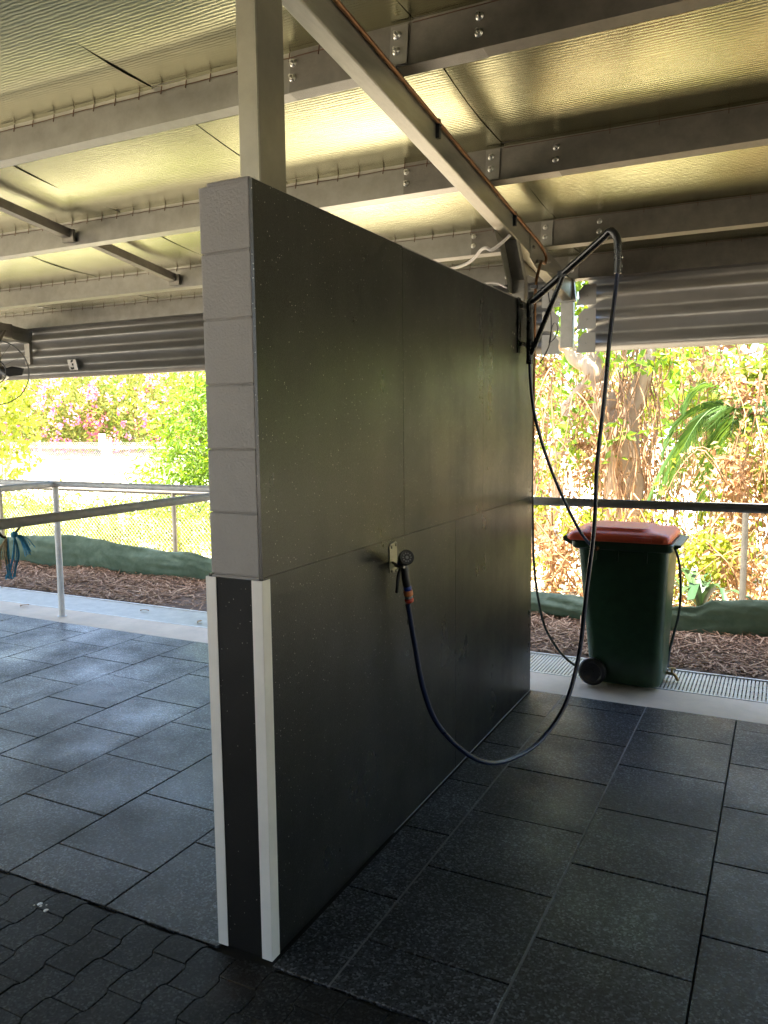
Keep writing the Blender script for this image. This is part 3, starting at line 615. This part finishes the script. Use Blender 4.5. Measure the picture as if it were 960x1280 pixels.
m = MB(); m.tube([(.70, 3.60, .045), (.75, 3.558, .045)], .014, 10); m.build('inlet', plastic_grey, tp)

# ------------------------------------------------------------ pipe rails
fr_ = thing('handrail', (-2, 3.12, 0), 'grey galvanised pipe handrail along the concrete strip, passing above the wheelie bin', 'handrail')
m = MB(); m.tube([(-9.5, 3.12, 1.235), (-4, 3.12, 1.237), (0, 3.12, 1.233), (6, 3.12, 1.235)], .028, 14); m.build('top_rail', rail_galv, fr_)
for x in (-7.2, -4.53, -2.3, 2.05):
    m = MB(); m.tube([(x, 3.12, 0), (x+.005, 3.12, 1.21)], .028, 14); m.lathe([(0, .045), (.004, .045), (.006, .03)], (x, 3.12, -.003), (0, 0, 1), 14); m.build('post', rail_galv, fr_)
for x, nm in ((-4.53, 'steel pipe tie rail leaving the corner post at the far left'), (-2.32, 'thick steel pipe tie rail with rope tied to it, left of the wall')):
    t = thing('tie_rail', (x, 1.5, 0), nm, 'rail', 'pipe tie rails between bays')
    m = MB(); m.tube([(x, -.3, 1.235), (x, 1.4, 1.232), (x, 3.09, 1.235)], .029, 14); m.build('pipe', rail_galv, t)
    m = MB(); m.tube([(x, -.28, 0), (x, -.28, 1.22)], .028, 14); m.build('post', rail_galv, t)
rr_ = thing('boundary_rail', (-2, 5.15, 0), 'rear galvanised pipe rail on the far side of the green shade cloth', 'handrail')
m = MB(); m.tube([(-11, 5.15, .97), (-5, 5.15, .975), (1, 5.15, 1.045), (6, 5.15, 1.09)], .026, 12); m.build('top_rail', galv_dull, rr_)  # darker steel colours the rear rail as if shaded by planting
for x, h in ((-7.95, .97), (-4.94, .975), (-1.9, 1.0), (1.17, 1.045), (4.2, 1.07)):
    m = MB(); m.tube([(x, 5.15, -.05), (x, 5.15, h)], .027, 12); m.build('post', galv_dull, rr_)
def chain_mesh(x0, x1, y, z0, z1, d, r, px=0):
    m = MB(); n = int((x1-x0)/d); h = z1-z0
    for i in range(-int(h/d)-1, n+1):
        for sg_ in (1, -1):
            a = x0+i*d if sg_ > 0 else x0+(i+int(h/d)+1)*d
            p, q = V((a, y, z0)), V((a+sg_*h, y+.003*sg_, z1))
            if min(p.x, q.x) < x0 or max(p.x, q.x) > x1: continue
            m.bar(p, q, r, r, up=(0, 1, 0))
    return m
nf = thing('chain_wire_fence', (-6, 5.2, 0), 'chain wire mesh panel behind the rear rail, left of the wall', 'fence')
chain_mesh(-9.2, -3.2, 5.19, .1, .95, .055, .0026).build('wire_mesh', wire_mat, nf)

# rope tied on the tie rail
rp_ = thing('lead_rope', (-2.32, .93, 1.0), 'frayed blue and tan lead rope hanging from the tie rail', 'rope')
m = MB(); m.tube(spline([(-2.345, .845, 1.21), (-2.35, .875, 1.165), (-2.35, .90, 1.155)], 4), .008, 6); m.build('strap', strap_dark, rp_); m = MB(); m.tube(spline([(-2.33, .99, 1.215), (-2.335, .965, 1.185), (-2.34, .945, 1.165)], 4), .006, 6); m.build('strap', strap_dark, rp_)
m = MB(); rnd = random.Random(11)
for k in range(16):
    p = V((-2.335, .945, 1.165)); q = V((-2.33+rnd.uniform(-.02, .02), 1.00+rnd.uniform(.0, .055), 1.06+rnd.uniform(-.03, .03))); m.tube(spline([p, (p+q)/2+V((0, .01, .02)), q], 4), .0022, 5)
for k in range(16):
    p = V((-2.335, .945, 1.165)); s = rnd.uniform(-.012, .012); m.tube(spline([p, (-2.33+s, .945+s, 1.06), (-2.335+s, .925+s, .985), (-2.335+s*1.6, .902+s*1.5, .93+rnd.uniform(-.01, .02))], 4), .0026, 5)
for k in range(8):
    s = rnd.uniform(-.008, .008); m.tube(spline([(-2.335, .905, 1.155), (-2.34+s, .895+s, 1.05), (-2.34+s, .897+s, .97), (-2.335+s, .902+s, .925)], 4), .0022, 5)
m.lathe([(-.016, .012), (0, .02), (.016, .012)], (-2.335, .945, 1.165), (0, .5, 1), 10); m.build('blue_strands', rope_blue, rp_)
m = MB()
for k in range(14):
    s = rnd.uniform(-.012, .012); m.tube(spline([(-2.34, .90, 1.155), (-2.35+s, .885+s, 1.11), (-2.35+s, .868+s*2, 1.06), (-2.345+s, .872+s*2, 1.01+rnd.uniform(-.03, .03))], 4), .0028, 5)
m.build('tan_strands', rope_tan, rp_)

# cage fan under the eave
fn = thing('cage_fan', (-5.46, 3.3, 2.30), 'black wire cage fan hanging from the eave at the left edge', 'fan')
fc = V((-5.47, 3.3, 2.29)); fx = V((.55, -.83, 0)).normalized(); rt_ = V((.83, .55, 0)); upv = V((0, 0, 1)); m = MB()
for rad, d in ((.31, 0), (.12, .07)):
    m.tube([fc+fx*d+(rt_*math.cos(2*math.pi*k/40)+upv*math.sin(2*math.pi*k/40))*rad for k in range(41)], .006, 5, False)
for k in range(12):
    an = 2*math.pi*k/12; e = rt_*math.cos(an)+upv*math.sin(an); m.tube([fc+fx*.07+e*.06, fc+fx*.055+e*.2, fc+e*.31, fc-fx*.12+e*.31], .0016, 4)
m.build('cage', plastic_black, fn)
m = MB()
for k in range(3):
    an = R(4+120*k); e = rt_*math.cos(an)+upv*math.sin(an); q = fx.cross(e)
    m.add([fc+e*.04-q*.02, fc+e*.12-q*.05+fx*.02, fc+e*.25-q*.045+fx*.02, fc+e*.27+q*.02, fc+e*.15+q*.05-fx*.02, fc+e*.04+q*.02], [(0, 1, 2, 3, 4, 5)])
o = m.build('blades', plastic_black, fn); md = o.modifiers.new('thickness', 'SOLIDIFY'); md.thickness = .004
m = MB(); m.lathe([(0, .05), (.02, .07), (.14, .07), (.17, .05)], fc-fx*.2, fx, 20); m.build('motor', plastic_black, fn)
m = MB(); m.tube([fc-fx*.12, fc-fx*.12+V((0, 0, .30)), (-6.07, 3.9, 2.78)], .016, 8); m.box(-6.081, -6.05, 3.82, 3.98, 2.72, 2.86); m.build('bracket', galv_dull, fn)

# ------------------------------------------------------------ green shade cloth (silt fence)
sf = thing('shade_cloth_barrier', (-2, 4.85, 0), 'low sagging green shade cloth barrier along the back of the mulch bed', 'barrier')
def cloth(x0, x1, tops, seed):
    m = MB(); n, k = int((x1-x0)/.035), 16
    def top(x):
        for (xa, za), (xb, zb) in zip(tops, tops[1:]):
            if xa <= x <= xb: t = (x-xa)/(xb-xa); t = t*t*(3-2*t); return za+(zb-za)*t
        return tops[-1][1]
    vs = []
    for j in range(k+1):
        for i in range(n+1):
            x = x0+(x1-x0)*i/n; t = j/k; zb = mz(x, 4.85)-.02
            y = 4.86+.05*mnoise.noise(V((x*1.4, t*1.2, seed)))+.022*mnoise.noise(V((x*4, t*6+x*2, seed+3)))+.010*mnoise.noise(V((x*13, t*9-x*5, seed+5)))-.04*math.sin(math.pi*t)
            vs.append((x, y, zb+(top(x)-zb)*t))
    m.add(vs, [(j*(n+1)+i, j*(n+1)+i+1, (j+1)*(n+1)+i+1, (j+1)*(n+1)+i) for j in range(k) for i in range(n)], True); return m
o = cloth(-9.5, 3.5, [(-9.5, .33), (-7.6, .345), (-6.9, .40), (-6.35, .44), (-5.9, .415), (-5.3, .36), (-4.8, .33), (-4.5, .345), (-4.15, .30), (-3, .30), (-1.5, .26), (-.36, .235), (.5, .20), (.84, .235), (.97, .30), (1.37, .335), (2, .34), (3.5, .3)], 2).build('cloth', shade_cloth, sf)
md = o.modifiers.new('thickness', 'SOLIDIFY'); md.thickness = .004
for x, h in ((-6.35, .5), (-4.45, .40), (-1.2, .35), (1.3, .38)):
    m = MB(); m.box(x-.015, x+.015, 4.885, 4.915, -.1, h-.07); m.build('stake', bark, sf)

# ------------------------------------------------------------ vegetation
def leaf(m, c, d, l, wd, rnd, fold=.25):
    d = d.normalized(); s = d.cross(V((rnd.uniform(-1, 1), rnd.uniform(-1, 1), rnd.uniform(-.2, 1.2)))); s = s.normalized() if s.length > 1e-4 else d.orthogonal().normalized()
    n = s.cross(d); b = len(m.v)
    m.v += [tuple(c), tuple(c+d*l*.45+s*wd/2+n*fold*wd), tuple(c+d*l-n*l*.12), tuple(c+d*l*.45-s*wd/2+n*fold*wd)]
    m.f.append((b, b+1, b+2, b+3)); m.sm.append(False)
def rdir(rnd, zb=0):
    while 1:
        d = V((rnd.uniform(-1, 1), rnd.uniform(-1, 1), rnd.uniform(-1, 1)))
        if .05 < d.length < 1: d.normalize(); return (d+V((0, 0, zb))).normalized()
def clump(m, c, rad, n, l, wd, rnd, droop=-.2, spread=.5):
    """sprigs: n short twigs each with a handful of leaves, packed in an uneven blob"""
    for _ in range(n):
        d = rdir(rnd); rr = rnd.random()**.4
        p = V((c[0]+d.x*rad[0]*rr, c[1]+d.y*rad[1]*rr, c[2]+d.z*rad[2]*rr))
        td = rdir(rnd, .3)
        for k in range(6):
            q = p+td*l*.55*k+rdir(rnd)*l*.3
            leaf(m, q, (td*spread+rdir(rnd, droop)), l*rnd.uniform(.6, 1.25), wd*rnd.uniform(.7, 1.2), rnd)
def limb(m, p, q, r0, r1, rnd, n=7, wob=.06):
    p, q = V(p), V(q); pts = [p+(q-p)*i/n+(V((rnd.uniform(-1, 1), rnd.uniform(-1, 1), rnd.uniform(-.4, .4)))*wob*(p-q).length if 0 < i < n else V((0, 0, 0))) for i in range(n+1)]
    sp = spline(pts, 3); N_ = len(sp)
    m.tube(sp, [r0+(r1-r0)*i/(N_-1) for i in range(N_)], 9); return sp
lf_bright = leaf_mat('leaf_bright_green', [(.09, .17, .02), (.12, .21, .022), (.16, .25, .03), (.10, .18, .02)])
lf_yellow = leaf_mat('leaf_yellow_green', [(.17, .22, .025), (.21, .25, .03), (.26, .28, .04), (.16, .215, .025)])
lf_dark = leaf_mat('leaf_dark_green', [(.02, .05, .018), (.03, .065, .02), (.04, .08, .022)], .12)
lf_dry = leaf_mat('leaf_dry', [(.25, .14, .065), (.31, .19, .09), (.36, .245, .13), (.26, .18, .06)], .35)
lf_palm = leaf_mat('palm_leaf', [(.04, .09, .02), (.06, .12, .024), (.10, .16, .03)], .4)
lf_ole = leaf_mat('oleander_leaf', [(.09, .14, .03), (.19, .22, .04), (.28, .27, .07)], .4)
petal = leaf_mat('pink_petal', [(.62, .14, .28), (.72, .30, .42), (.66, .10, .22)], .4)

def bush(name, label, cat, clumps, l, wd, mtl, seed, stems=None, group=None, droop=-.2, spread=.5, extra=None, smat=None):
    rnd = random.Random(seed); c0 = clumps[0][0]
    t = thing(name, (c0[0], c0[1], 0), label, cat, group)
    m = MB()
    for c, rad, n in clumps: clump(m, c, rad, n, l, wd, rnd, droop, spread)
    m.build('foliage', mtl, t)
    m = MB()
    for c, rad, n in clumps:
        for k in range(3): limb(m, (c0[0]+rnd.uniform(-.15, .15), c0[1]+rnd.uniform(-.15, .15), -.05), (c[0]+rnd.uniform(-.5, .5)*rad[0], c[1]+rnd.uniform(-.5, .5)*rad[1], c[2]+rad[2]*rnd.uniform(0, .7)), .022, .005, rnd)
    m.build('stems', smat or bark, t)
    return t, rnd
# left side: pink oleander hedge, willowy bush, leafy shrub, low ground cover
OG = 'pink oleanders along the far boundary'
for i, (x, y, s, lb) in enumerate(((-24.5, 21.5, 1.0, 'pink flowering oleander behind the fan at the far left'), (-21.8, 21.8, 1.15, 'largest pink flowering oleander, behind the pale fence posts'), (-18.9, 21.5, 1.0, 'pink flowering oleander partly hidden by the willowy bush'), (-27.5, 22, 1.05, 'pink flowering oleander outside the left edge'))):
    t, rnd = bush('oleander_bush', lb, 'oleander', [((x, y, 2.3*s), (1.5*s, 1.1, 2.1*s), 520), ((x-.9, y-.4, 1.8), (.9, .8, 1.2), 130), ((x+.9, y-.3, 2.6*s), (.9, .8, 1.3), 150)], .26, .06, lf_ole, 20+i, group=OG, droop=.4, spread=1)
    m = MB()
    for k in range(120):
        d = rdir(rnd); p = V((x+d.x*1.75*s, y-abs(d.y)*1.25, 2.4*s+d.z*1.9*s))
        for j in range(7): leaf(m, p+rdir(rnd)*.10, rdir(rnd), .12, .10, rnd)
    o = m.build('flowers', petal, t); o['kind'] = 'stuff'
bush('willowy_bush', 'bright willowy leaved bush beyond the rear rail, close to the block wall', 'bush',
     [((-6.1, 7.6, 1.25), (.95, .7, 1.2), 420), ((-6.6, 7.5, .7), (.7, .6, .6), 190), ((-5.5, 7.5, 1.9), (.75, .6, .8), 240), ((-6.3, 7.8, 2.4), (.6, .5, .7), 150), ((-5.2, 7.3, .7), (.8, .5, .7), 200), ((-7.3, 7.7, .75), (.7, .6, .7), 200), ((-6.95, 7.7, 1.75), (.55, .5, .8), 150)], .15, .032, lf_bright, 31, droop=-.5, spread=.7)
bush('leafy_shrub', 'yellow green leafy shrub below the cage fan at the left edge', 'shrub',
     [((-13.6, 9.5, 1.8), (.9, .8, 1.3), 170), ((-13.0, 9.3, 2.5), (.6, .6, .7), 60)], .16, .10, lf_yellow, 32)
for i, (x, s, n, lb) in enumerate(((-9.6, .66, 330, 'low yellow green shrub behind the shade cloth at the far left'), (-8.4, .62, 300, 'low yellow green shrub behind the shade cloth beneath the corner post'), (-7.2, .56, 290, 'low sprawling shrub behind the shade cloth, right of the corner post'), (-6.0, .62, 300, 'low leafy shrub at the foot of the willowy bush'))):
    bush('ground_shrub', lb, 'shrub', [((x, 6.3, s*.6), (.85, .55, s*.75), n), ((x+.4, 6.0, s*.4), (.5, .35, s*.5), n//3)], .075, .038, lf_yellow, 40+i, group='low shrubs behind the shade cloth')
# dry bank under the oleanders
m = MB(); nn = 60
m.add([(x, y, z+.12*mnoise.noise(V((x*.5, y, 0)))) for y, z in ((19.6, -.03), (20.0, .25), (21.5, .8), (26, .9), (30, -.1)) for x in [-40+40*i/nn for i in range(nn+1)]],
      [(j*(nn+1)+i, j*(nn+1)+i+1, (j+1)*(nn+1)+i+1, (j+1)*(nn+1)+i) for j in range(4) for i in range(nn)], True)
structure(m.build('embankment', mat('dry_leaf_litter', (.22, .15, .09), .9, 0, .5, 3, .5, 14)))
# far boundary fence
ff = thing('chain_wire_fence', (-20, 19.5, 0), 'distant chain wire fence with pale posts in front of the pink oleanders', 'fence')
for x in (-28, -24.3, -20.6, -16.9, -13.2):
    m = MB(); m.tube([(x, 19.5, -.1), (x, 19.5, 1.35)], .04, 10); m.build('post', white_post, ff)
m = MB(); m.tube([(-30, 19.5, 1.0), (-12, 19.5, 1.0)], .022, 6); m.tube([(-30, 19.5, .62), (-12, 19.5, .62)], .012, 6); m.build('line_wire', white_post, ff)
chain_mesh(-30, -12, 19.52, .0, 1.2, .11, .0045).build('wire_mesh', wire_mat, ff)
wp = thing('white_marker_post', (-20.3, 18.9, 0), 'white marker post with a square board standing at the distant fence', 'post')
m = MB(); m.box(-20.38, -20.20, 18.82, 19.0, -.1, 1.30); m.box(-20.46, -20.12, 18.80, 18.82, .95, 1.50); m.build('shaft', white_post, wp, bevel=.02)

# right side: vine covered tree, leaning tree, palm, thickets
rnd = random.Random(51)
tr_ = thing('vine_tree', (-.42, 8.6, 0), 'thick vine covered tree trunk behind the wheelie bin', 'tree')
m = MB(); base = V((-.42, 8.6, -.05))
limb(m, base, (-.46, 8.6, 1.7), .27, .21, rnd, 6, .02)
limb(m, (-.48, 8.6, 1.55), (-.95, 8.7, 2.55), .17, .12, rnd, 6, .05); limb(m, (-.95, 8.7, 2.5), (-2.2, 9.0, 3.3), .11, .05, rnd)
limb(m, (-.42, 8.58, 1.55), (-.18, 8.5, 2.5), .13, .10, rnd, 6, .03); limb(m, (-.18, 8.5, 2.45), (.2, 8.6, 4.4), .10, .05, rnd)
limb(m, (-.85, 8.7, 2.3), (-.9, 8.9, 4.6), .11, .05, rnd)
for k in range(7): limb(m, (-.42+.26*math.cos(k), 8.6+.26*math.sin(k), -.1), (-.45+.2*math.cos(k+.3), 8.6+.2*math.sin(k+.3), 1.1), .07, .03, rnd, 6, .05)
m.build('trunk', bark, tr_)
m = MB()
for k in range(46):
    an = rnd.uniform(0, 6.28); r0 = .25+rnd.uniform(0, .12); x, y = -.42+r0*math.cos(an), 8.6+r0*math.sin(an)
    pts = [(x+rnd.uniform(-.1, .1), y+rnd.uniform(-.1, .1), z) for z in [2.7-.35*j+rnd.uniform(-.1, .1) for j in range(9)]]
    m.tube(spline(pts, 3), rnd.uniform(.005, .013), 5)
m.build('vines', vine_mat, tr_)
m = MB()
for k in range(260):
    an = rnd.uniform(0, 6.28); z = rnd.uniform(.1, 2.4); r0 = .25+rnd.uniform(0, .17); leaf(m, V((-.42+r0*math.cos(an)-.05*z, 8.6+r0*math.sin(an), z)), rdir(rnd, -.8), rnd.uniform(.05, .16), .035, rnd)
m.build('dry_leaves', lf_dry, tr_)
m = MB()
for c, rad, n in (((-.9, 8.8, 4.0), (1.6, 1.2, 1.1), 330), ((.4, 8.7, 4.6), (1.5, 1.1, 1.1), 300), ((-2.2, 9, 3.6), (1.0, .9, .8), 170), ((-.15, 8.1, 2.45), (.4, .3, .2), 12), ((-1.0, 8.2, 1.7), (.2, .3, .4), 10), ((-.25, 8.2, 1.3), (.2, .15, .6), 5)): clump(m, c, rad, n, .15, .075, rnd, -.4)
m.build('crown', lf_bright, tr_)
t2 = thing('leaning_tree', (-2.05, 9.4, 0), 'slender pale leaning tree between the wall end and the vine covered trunk', 'tree')
m = MB(); limb(m, (-1.72, 9.4, -.05), (-1.95, 9.3, 1.9), .12, .10, rnd, 7, .03); limb(m, (-1.95, 9.3, 1.85), (-1.75, 9.3, 3.4), .10, .07, rnd); limb(m, (-1.93, 9.3, 1.7), (-2.7, 9.2, 3.5), .09, .05, rnd)
limb(m, (-1.55, 9.2, -.05), (-1.35, 9.2, 2.0), .07, .06, rnd, 7, .04); limb(m, (-1.35, 9.2, 1.95), (-.95, 9.0, 2.45), .06, .05, rnd, 6, .05)
m.build('trunk', bark_pale, t2)
m = MB(); [clump(m, c, rad, n, .14, .07, rnd, -.5) for c, rad, n in (((-2.2, 9.4, 3.9), (1.4, 1.2, .9), 260), ((-1.6, 9.2, 2.7), (.5, .4, .3), 6), ((-1.35, 8.9, 1.5), (.2, .3, .8), 8))]; m.build('crown', lf_yellow, t2)

def thicket(name, label, x0, x1, y0, y1, h, nv, nl, mats, seed, l=.085, wd=.045, group=None, dryfrac=.5):
    rnd = random.Random(seed); t = thing(name, ((x0+x1)/2, (y0+y1)/2, 0), label, 'thicket', group)
    m = MB(); twigs = []
    for k in range(nv):
        x, y = rnd.uniform(x0, x1), rnd.uniform(y0, y1); hh = h*rnd.uniform(.5, 1.1); lean = rnd.uniform(-.5, .5); lean2 = rnd.uniform(-.4, .3)
        pts = [(x+lean*s*s+rnd.uniform(-.07, .07), y+lean2*s*s+rnd.uniform(-.07, .07), -.05+hh*s*(1 if rnd.random() < .9 else .9)) for s in (0, .2, .4, .6, .8, 1)]
        if rnd.random() < .5: pts += [(pts[-1][0]+rnd.uniform(-.4, .4), pts[-1][1], pts[-1][2]-rnd.uniform(.2, .7)), (pts[-1][0]+rnd.uniform(-.5, .5), pts[-1][1]-.1, max(.1, pts[-1][2]-rnd.uniform(.6, 1.4)))]
        sp = spline(pts, 4); m.tube(sp, rnd.uniform(.004, .012), 4); twigs += sp
    m.build('stems', vine_mat, t)
    md_, mg = MB(), MB()
    cl_ = [V((rnd.uniform(x0, x1), rnd.uniform(y0, y1), rnd.uniform(.1, h))) for _ in range(16)]
    for k in range(nl):
        if rnd.random() < .6: p = rnd.choice(twigs)+rdir(rnd)*.05
        else: p = rnd.choice(cl_)+rdir(rnd)*.32*rnd.random()
        dry = mnoise.noise(p*1.3+V((seed, 0, 0)))*.9+.5 < dryfrac
        leaf(md_ if dry else mg, p, rdir(rnd, -.4), l*rnd.uniform(.6, 1.4), wd*rnd.uniform(.7, 1.3), rnd)
    md_.build('dry_leaves', mats[0], t); mg.build('green_leaves', mats[1], t)
    return t
TG = 'vine thickets beyond the shade cloth'
thicket('vine_thicket', 'dry vine thicket between the wall end and the bin', -2.5, -1.15, 6.8, 8.2, 2.6, 110, 3900, (lf_dry, lf_bright), 61, l=.07, wd=.03, group=TG, dryfrac=.86)
thicket('vine_thicket', 'tangled half dry thicket rising to the right of the bin', .7, 2.7, 6.3, 7.8, 2.2, 90, 4600, (lf_dry, lf_yellow), 62, group=TG, dryfrac=.6)
thicket('vine_thicket', 'low yellow green thicket right behind the bin', -1.0, .7, 5.7, 6.6, .95, 50, 2400, (lf_dry, lf_yellow), 63, l=.075, wd=.042, group=TG, dryfrac=.4)
thicket('vine_thicket', 'low sunlit thicket behind the rear rail post at the right edge', .7, 2.4, 5.6, 6.2, .8, 40, 2000, (lf_dry, lf_yellow), 64, l=.075, wd=.042, group=TG, dryfrac=.5)
thicket('vine_thicket', 'green leafy thicket filling the upper right corner below the fascia', .5, 3.4, 8.4, 10.0, 3.6, 50, 4200, (lf_dry, lf_yellow), 65, l=.14, wd=.08, group=TG, dryfrac=.2)
thicket('vine_thicket', 'thin dry vine curtain hanging behind the vine covered tree', -3.2, .6, 9.8, 11.2, 3.2, 90, 5200, (lf_dry, lf_yellow), 66, l=.11, wd=.055, group=TG, dryfrac=.75)

thicket('vine_thicket', 'tall leafy thicket added unseen past the right edge for green reflections', 2.6, 5.6, 6.0, 8.6, 3.0, 60, 5200, (lf_dry, lf_bright), 67, l=.15, wd=.085, group=TG, dryfrac=.25)  # unseen planting added so the wall and foil reflect green
thicket('vine_thicket', 'far right leafy thicket added out of view to green the reflections', 5.6, 9.5, 6.0, 8.6, 3.2, 60, 5200, (lf_dry, lf_bright), 68, l=.16, wd=.09, group=TG, dryfrac=.2)  # likewise added beyond the view for its reflection
def palm(name, label, base, h, specs, seed):
    rnd = random.Random(seed); t = thing(name, base, label, 'palm'); b = V(base)
    m = MB(); tk = limb(m, b+V((0, 0, -.05)), b+V((.04, .02, h)), .075, .05, rnd, 6, .02); m.build('trunk', bark, t); top = b+V((.04, .02, h))
    for an, L_, rise, dr in specs:
        m = MB(); dxy = V((math.cos(R(an)), math.sin(R(an)), 0)); pts = []
        for i in range(22):
            s = i/21; pts.append(top+dxy*L_*(s-.15*s*s)+V((0, 0, rise*s*1.2-dr*s*s*1.2)))
        m.tube(pts, [.014*(1-.85*i/21) for i in range(22)], 5)
        for i in range(3, 21):
            for hh in (0, .5):
                p = pts[i]+(pts[min(i+1, 21)]-pts[i])*hh; tg = (pts[min(i+1, 21)]-pts[i-1]).normalized(); sd_ = tg.cross(V((0, 0, 1)))
                if sd_.length < .1: sd_ = dxy.cross(V((0, 0, 1)))
                sd_.normalize(); ll = .42*math.sin(math.pi*min(1, .15+i/23))**.6
                for sg_ in (1, -1):
                    d = (sd_*sg_*.75+tg*.65+V((0, 0, -.35+rnd.uniform(-.15, .15)))).normalized(); nn = d.cross(tg).normalized()*.011
                    q = p+d*ll*.5+V((0, 0, -.02)); e = p+d*ll+V((0, 0, -.10)); k = len(m.v)
                    m.v += [tuple(p-nn*.6), tuple(q-nn), tuple(e), tuple(q+nn), tuple(p+nn*.6)]; m.f.append((k, k+1, k+2, k+3, k+4)); m.sm.append(False)
        m.build('frond', lf_palm, t)
    return t
palm('feather_palm', 'feathery young palm with arching fronds right of the vine covered tree', (1.0, 7.6, 0), 1.75,
     [(200, 1.1, .75, 1.5), (170, 1.3, .55, 1.45), (225, 1.2, .9, 1.6), (260, .9, .9, 1.3), (150, 1.3, 1.0, 1.4), (300, 1.1, .9, 1.3), (20, 1.2, .8, 1.4), (60, 1.2, 1.1, 1.2), (110, 1.2, 1.1, 1.3), (340, 1.2, 1.0, 1.3), (190, .8, 1.3, 1.2), (240, .9, .2, 1.1)], 71)
bp = thing('broadleaf_plant', (.82, 5.5, 0), 'dark strappy broadleaf plant just right of the wheelie bin', 'plant'); rnd = random.Random(81); m = MB()
for k in range(13):
    an = rnd.uniform(0, 6.28); d = V((math.cos(an), math.sin(an), 0)); s_ = d.cross(V((0, 0, 1))); b = V((.82, 5.5, .05)); ll = rnd.uniform(.35, .6); wv_ = rnd.uniform(.05, .09); pts = [b+d*ll*t+V((0, 0, .62*t*1.5-.75*t*t*rnd.uniform(.8, 1.3))) for t in (0, .25, .5, .75, 1)]
    ws = [.02, wv_*.8, wv_, wv_*.7, .005]; k0 = len(m.v)
    for p, w_ in zip(pts, ws): m.v += [tuple(p-s_*w_/2), tuple(p-V((0, 0, w_*.2))), tuple(p+s_*w_/2)]
    for i in range(4):
        for j in (0, 1): m.f.append((k0+i*3+j, k0+i*3+j+1, k0+i*3+j+4, k0+i*3+j+3)); m.sm.append(True)
m.build('leaves', lf_dark, bp)
m = MB(); m.tube([(.82, 5.5, -.05), (.82, 5.5, .12)], .03, 8); m.build('stem', bark, bp)
# distant wood beyond the paddock: reads as one mass
m = MB(); rnd = random.Random(91)
for k in range(34):
    x = rnd.uniform(-55, 45); y = rnd.uniform(32, 42); s = rnd.uniform(2.2, 4.2)
    clump(m, (x, y, s*1.0), (s*1.1, s, s*1.05), 120, .6, .35, rnd)
tag(m.build('distant_trees', lf_bright), 'hazy belt of distant trees beyond the pale open ground', 'trees', kind='stuff')

sp_ = thing('white_splatter', (-.93, -.13, 0), 'small white splatter on the dark interlocking pavers at lower left', 'splatter'); rnd = random.Random(5); m = MB()
for cx, cy, r0 in ((-.952, -.124, .011), (-.938, -.132, .006), (-.900, -.141, .010), (-.925, -.118, .004), (-.965, -.139, .004)):
    m.lathe([(0, r0), (.0012, r0*.9), (.002, r0*.4)], (cx, cy, -.0005), (0, 0, 1), 9)
m.build('drops', paint_white, sp_)
for (x, y, r, lb) in ((-3.95, 3.58, .4, 'curled brown leaf lying on the drain grate left of the wall, farther one'), (-3.18, 3.45, 1.9, 'curled brown leaf on the drain grate left of the wall, nearer the block wall'), (-5.2, 3.25, 1.2, 'small brown leaf lying on the concrete strip at the far left')):
    m = MB(); k0 = 0; d = V((math.cos(r), math.sin(r), 0)); q = V((-d.y, d.x, 0)); c = V((x, y, .002)); n = 6
    for i in range(n+1):
        t = i/n; wv_ = .022*math.sin(math.pi*t)**.8+.0006
        for e in (-1, 0, 1): m.v.append(tuple(c+d*(t-.5)*.085+q*e*wv_+V((0, 0, .012*abs(e)+.010*math.sin(math.pi*t)*(1-abs(e))+.001))))
    for i in range(n):
        for j in (0, 1): m.f.append((i*3+j, i*3+j+1, i*3+j+4, i*3+j+3)); m.sm.append(True)
    tag(m.build('fallen_leaf', lf_dry), lb, 'leaf', 'fallen leaves')
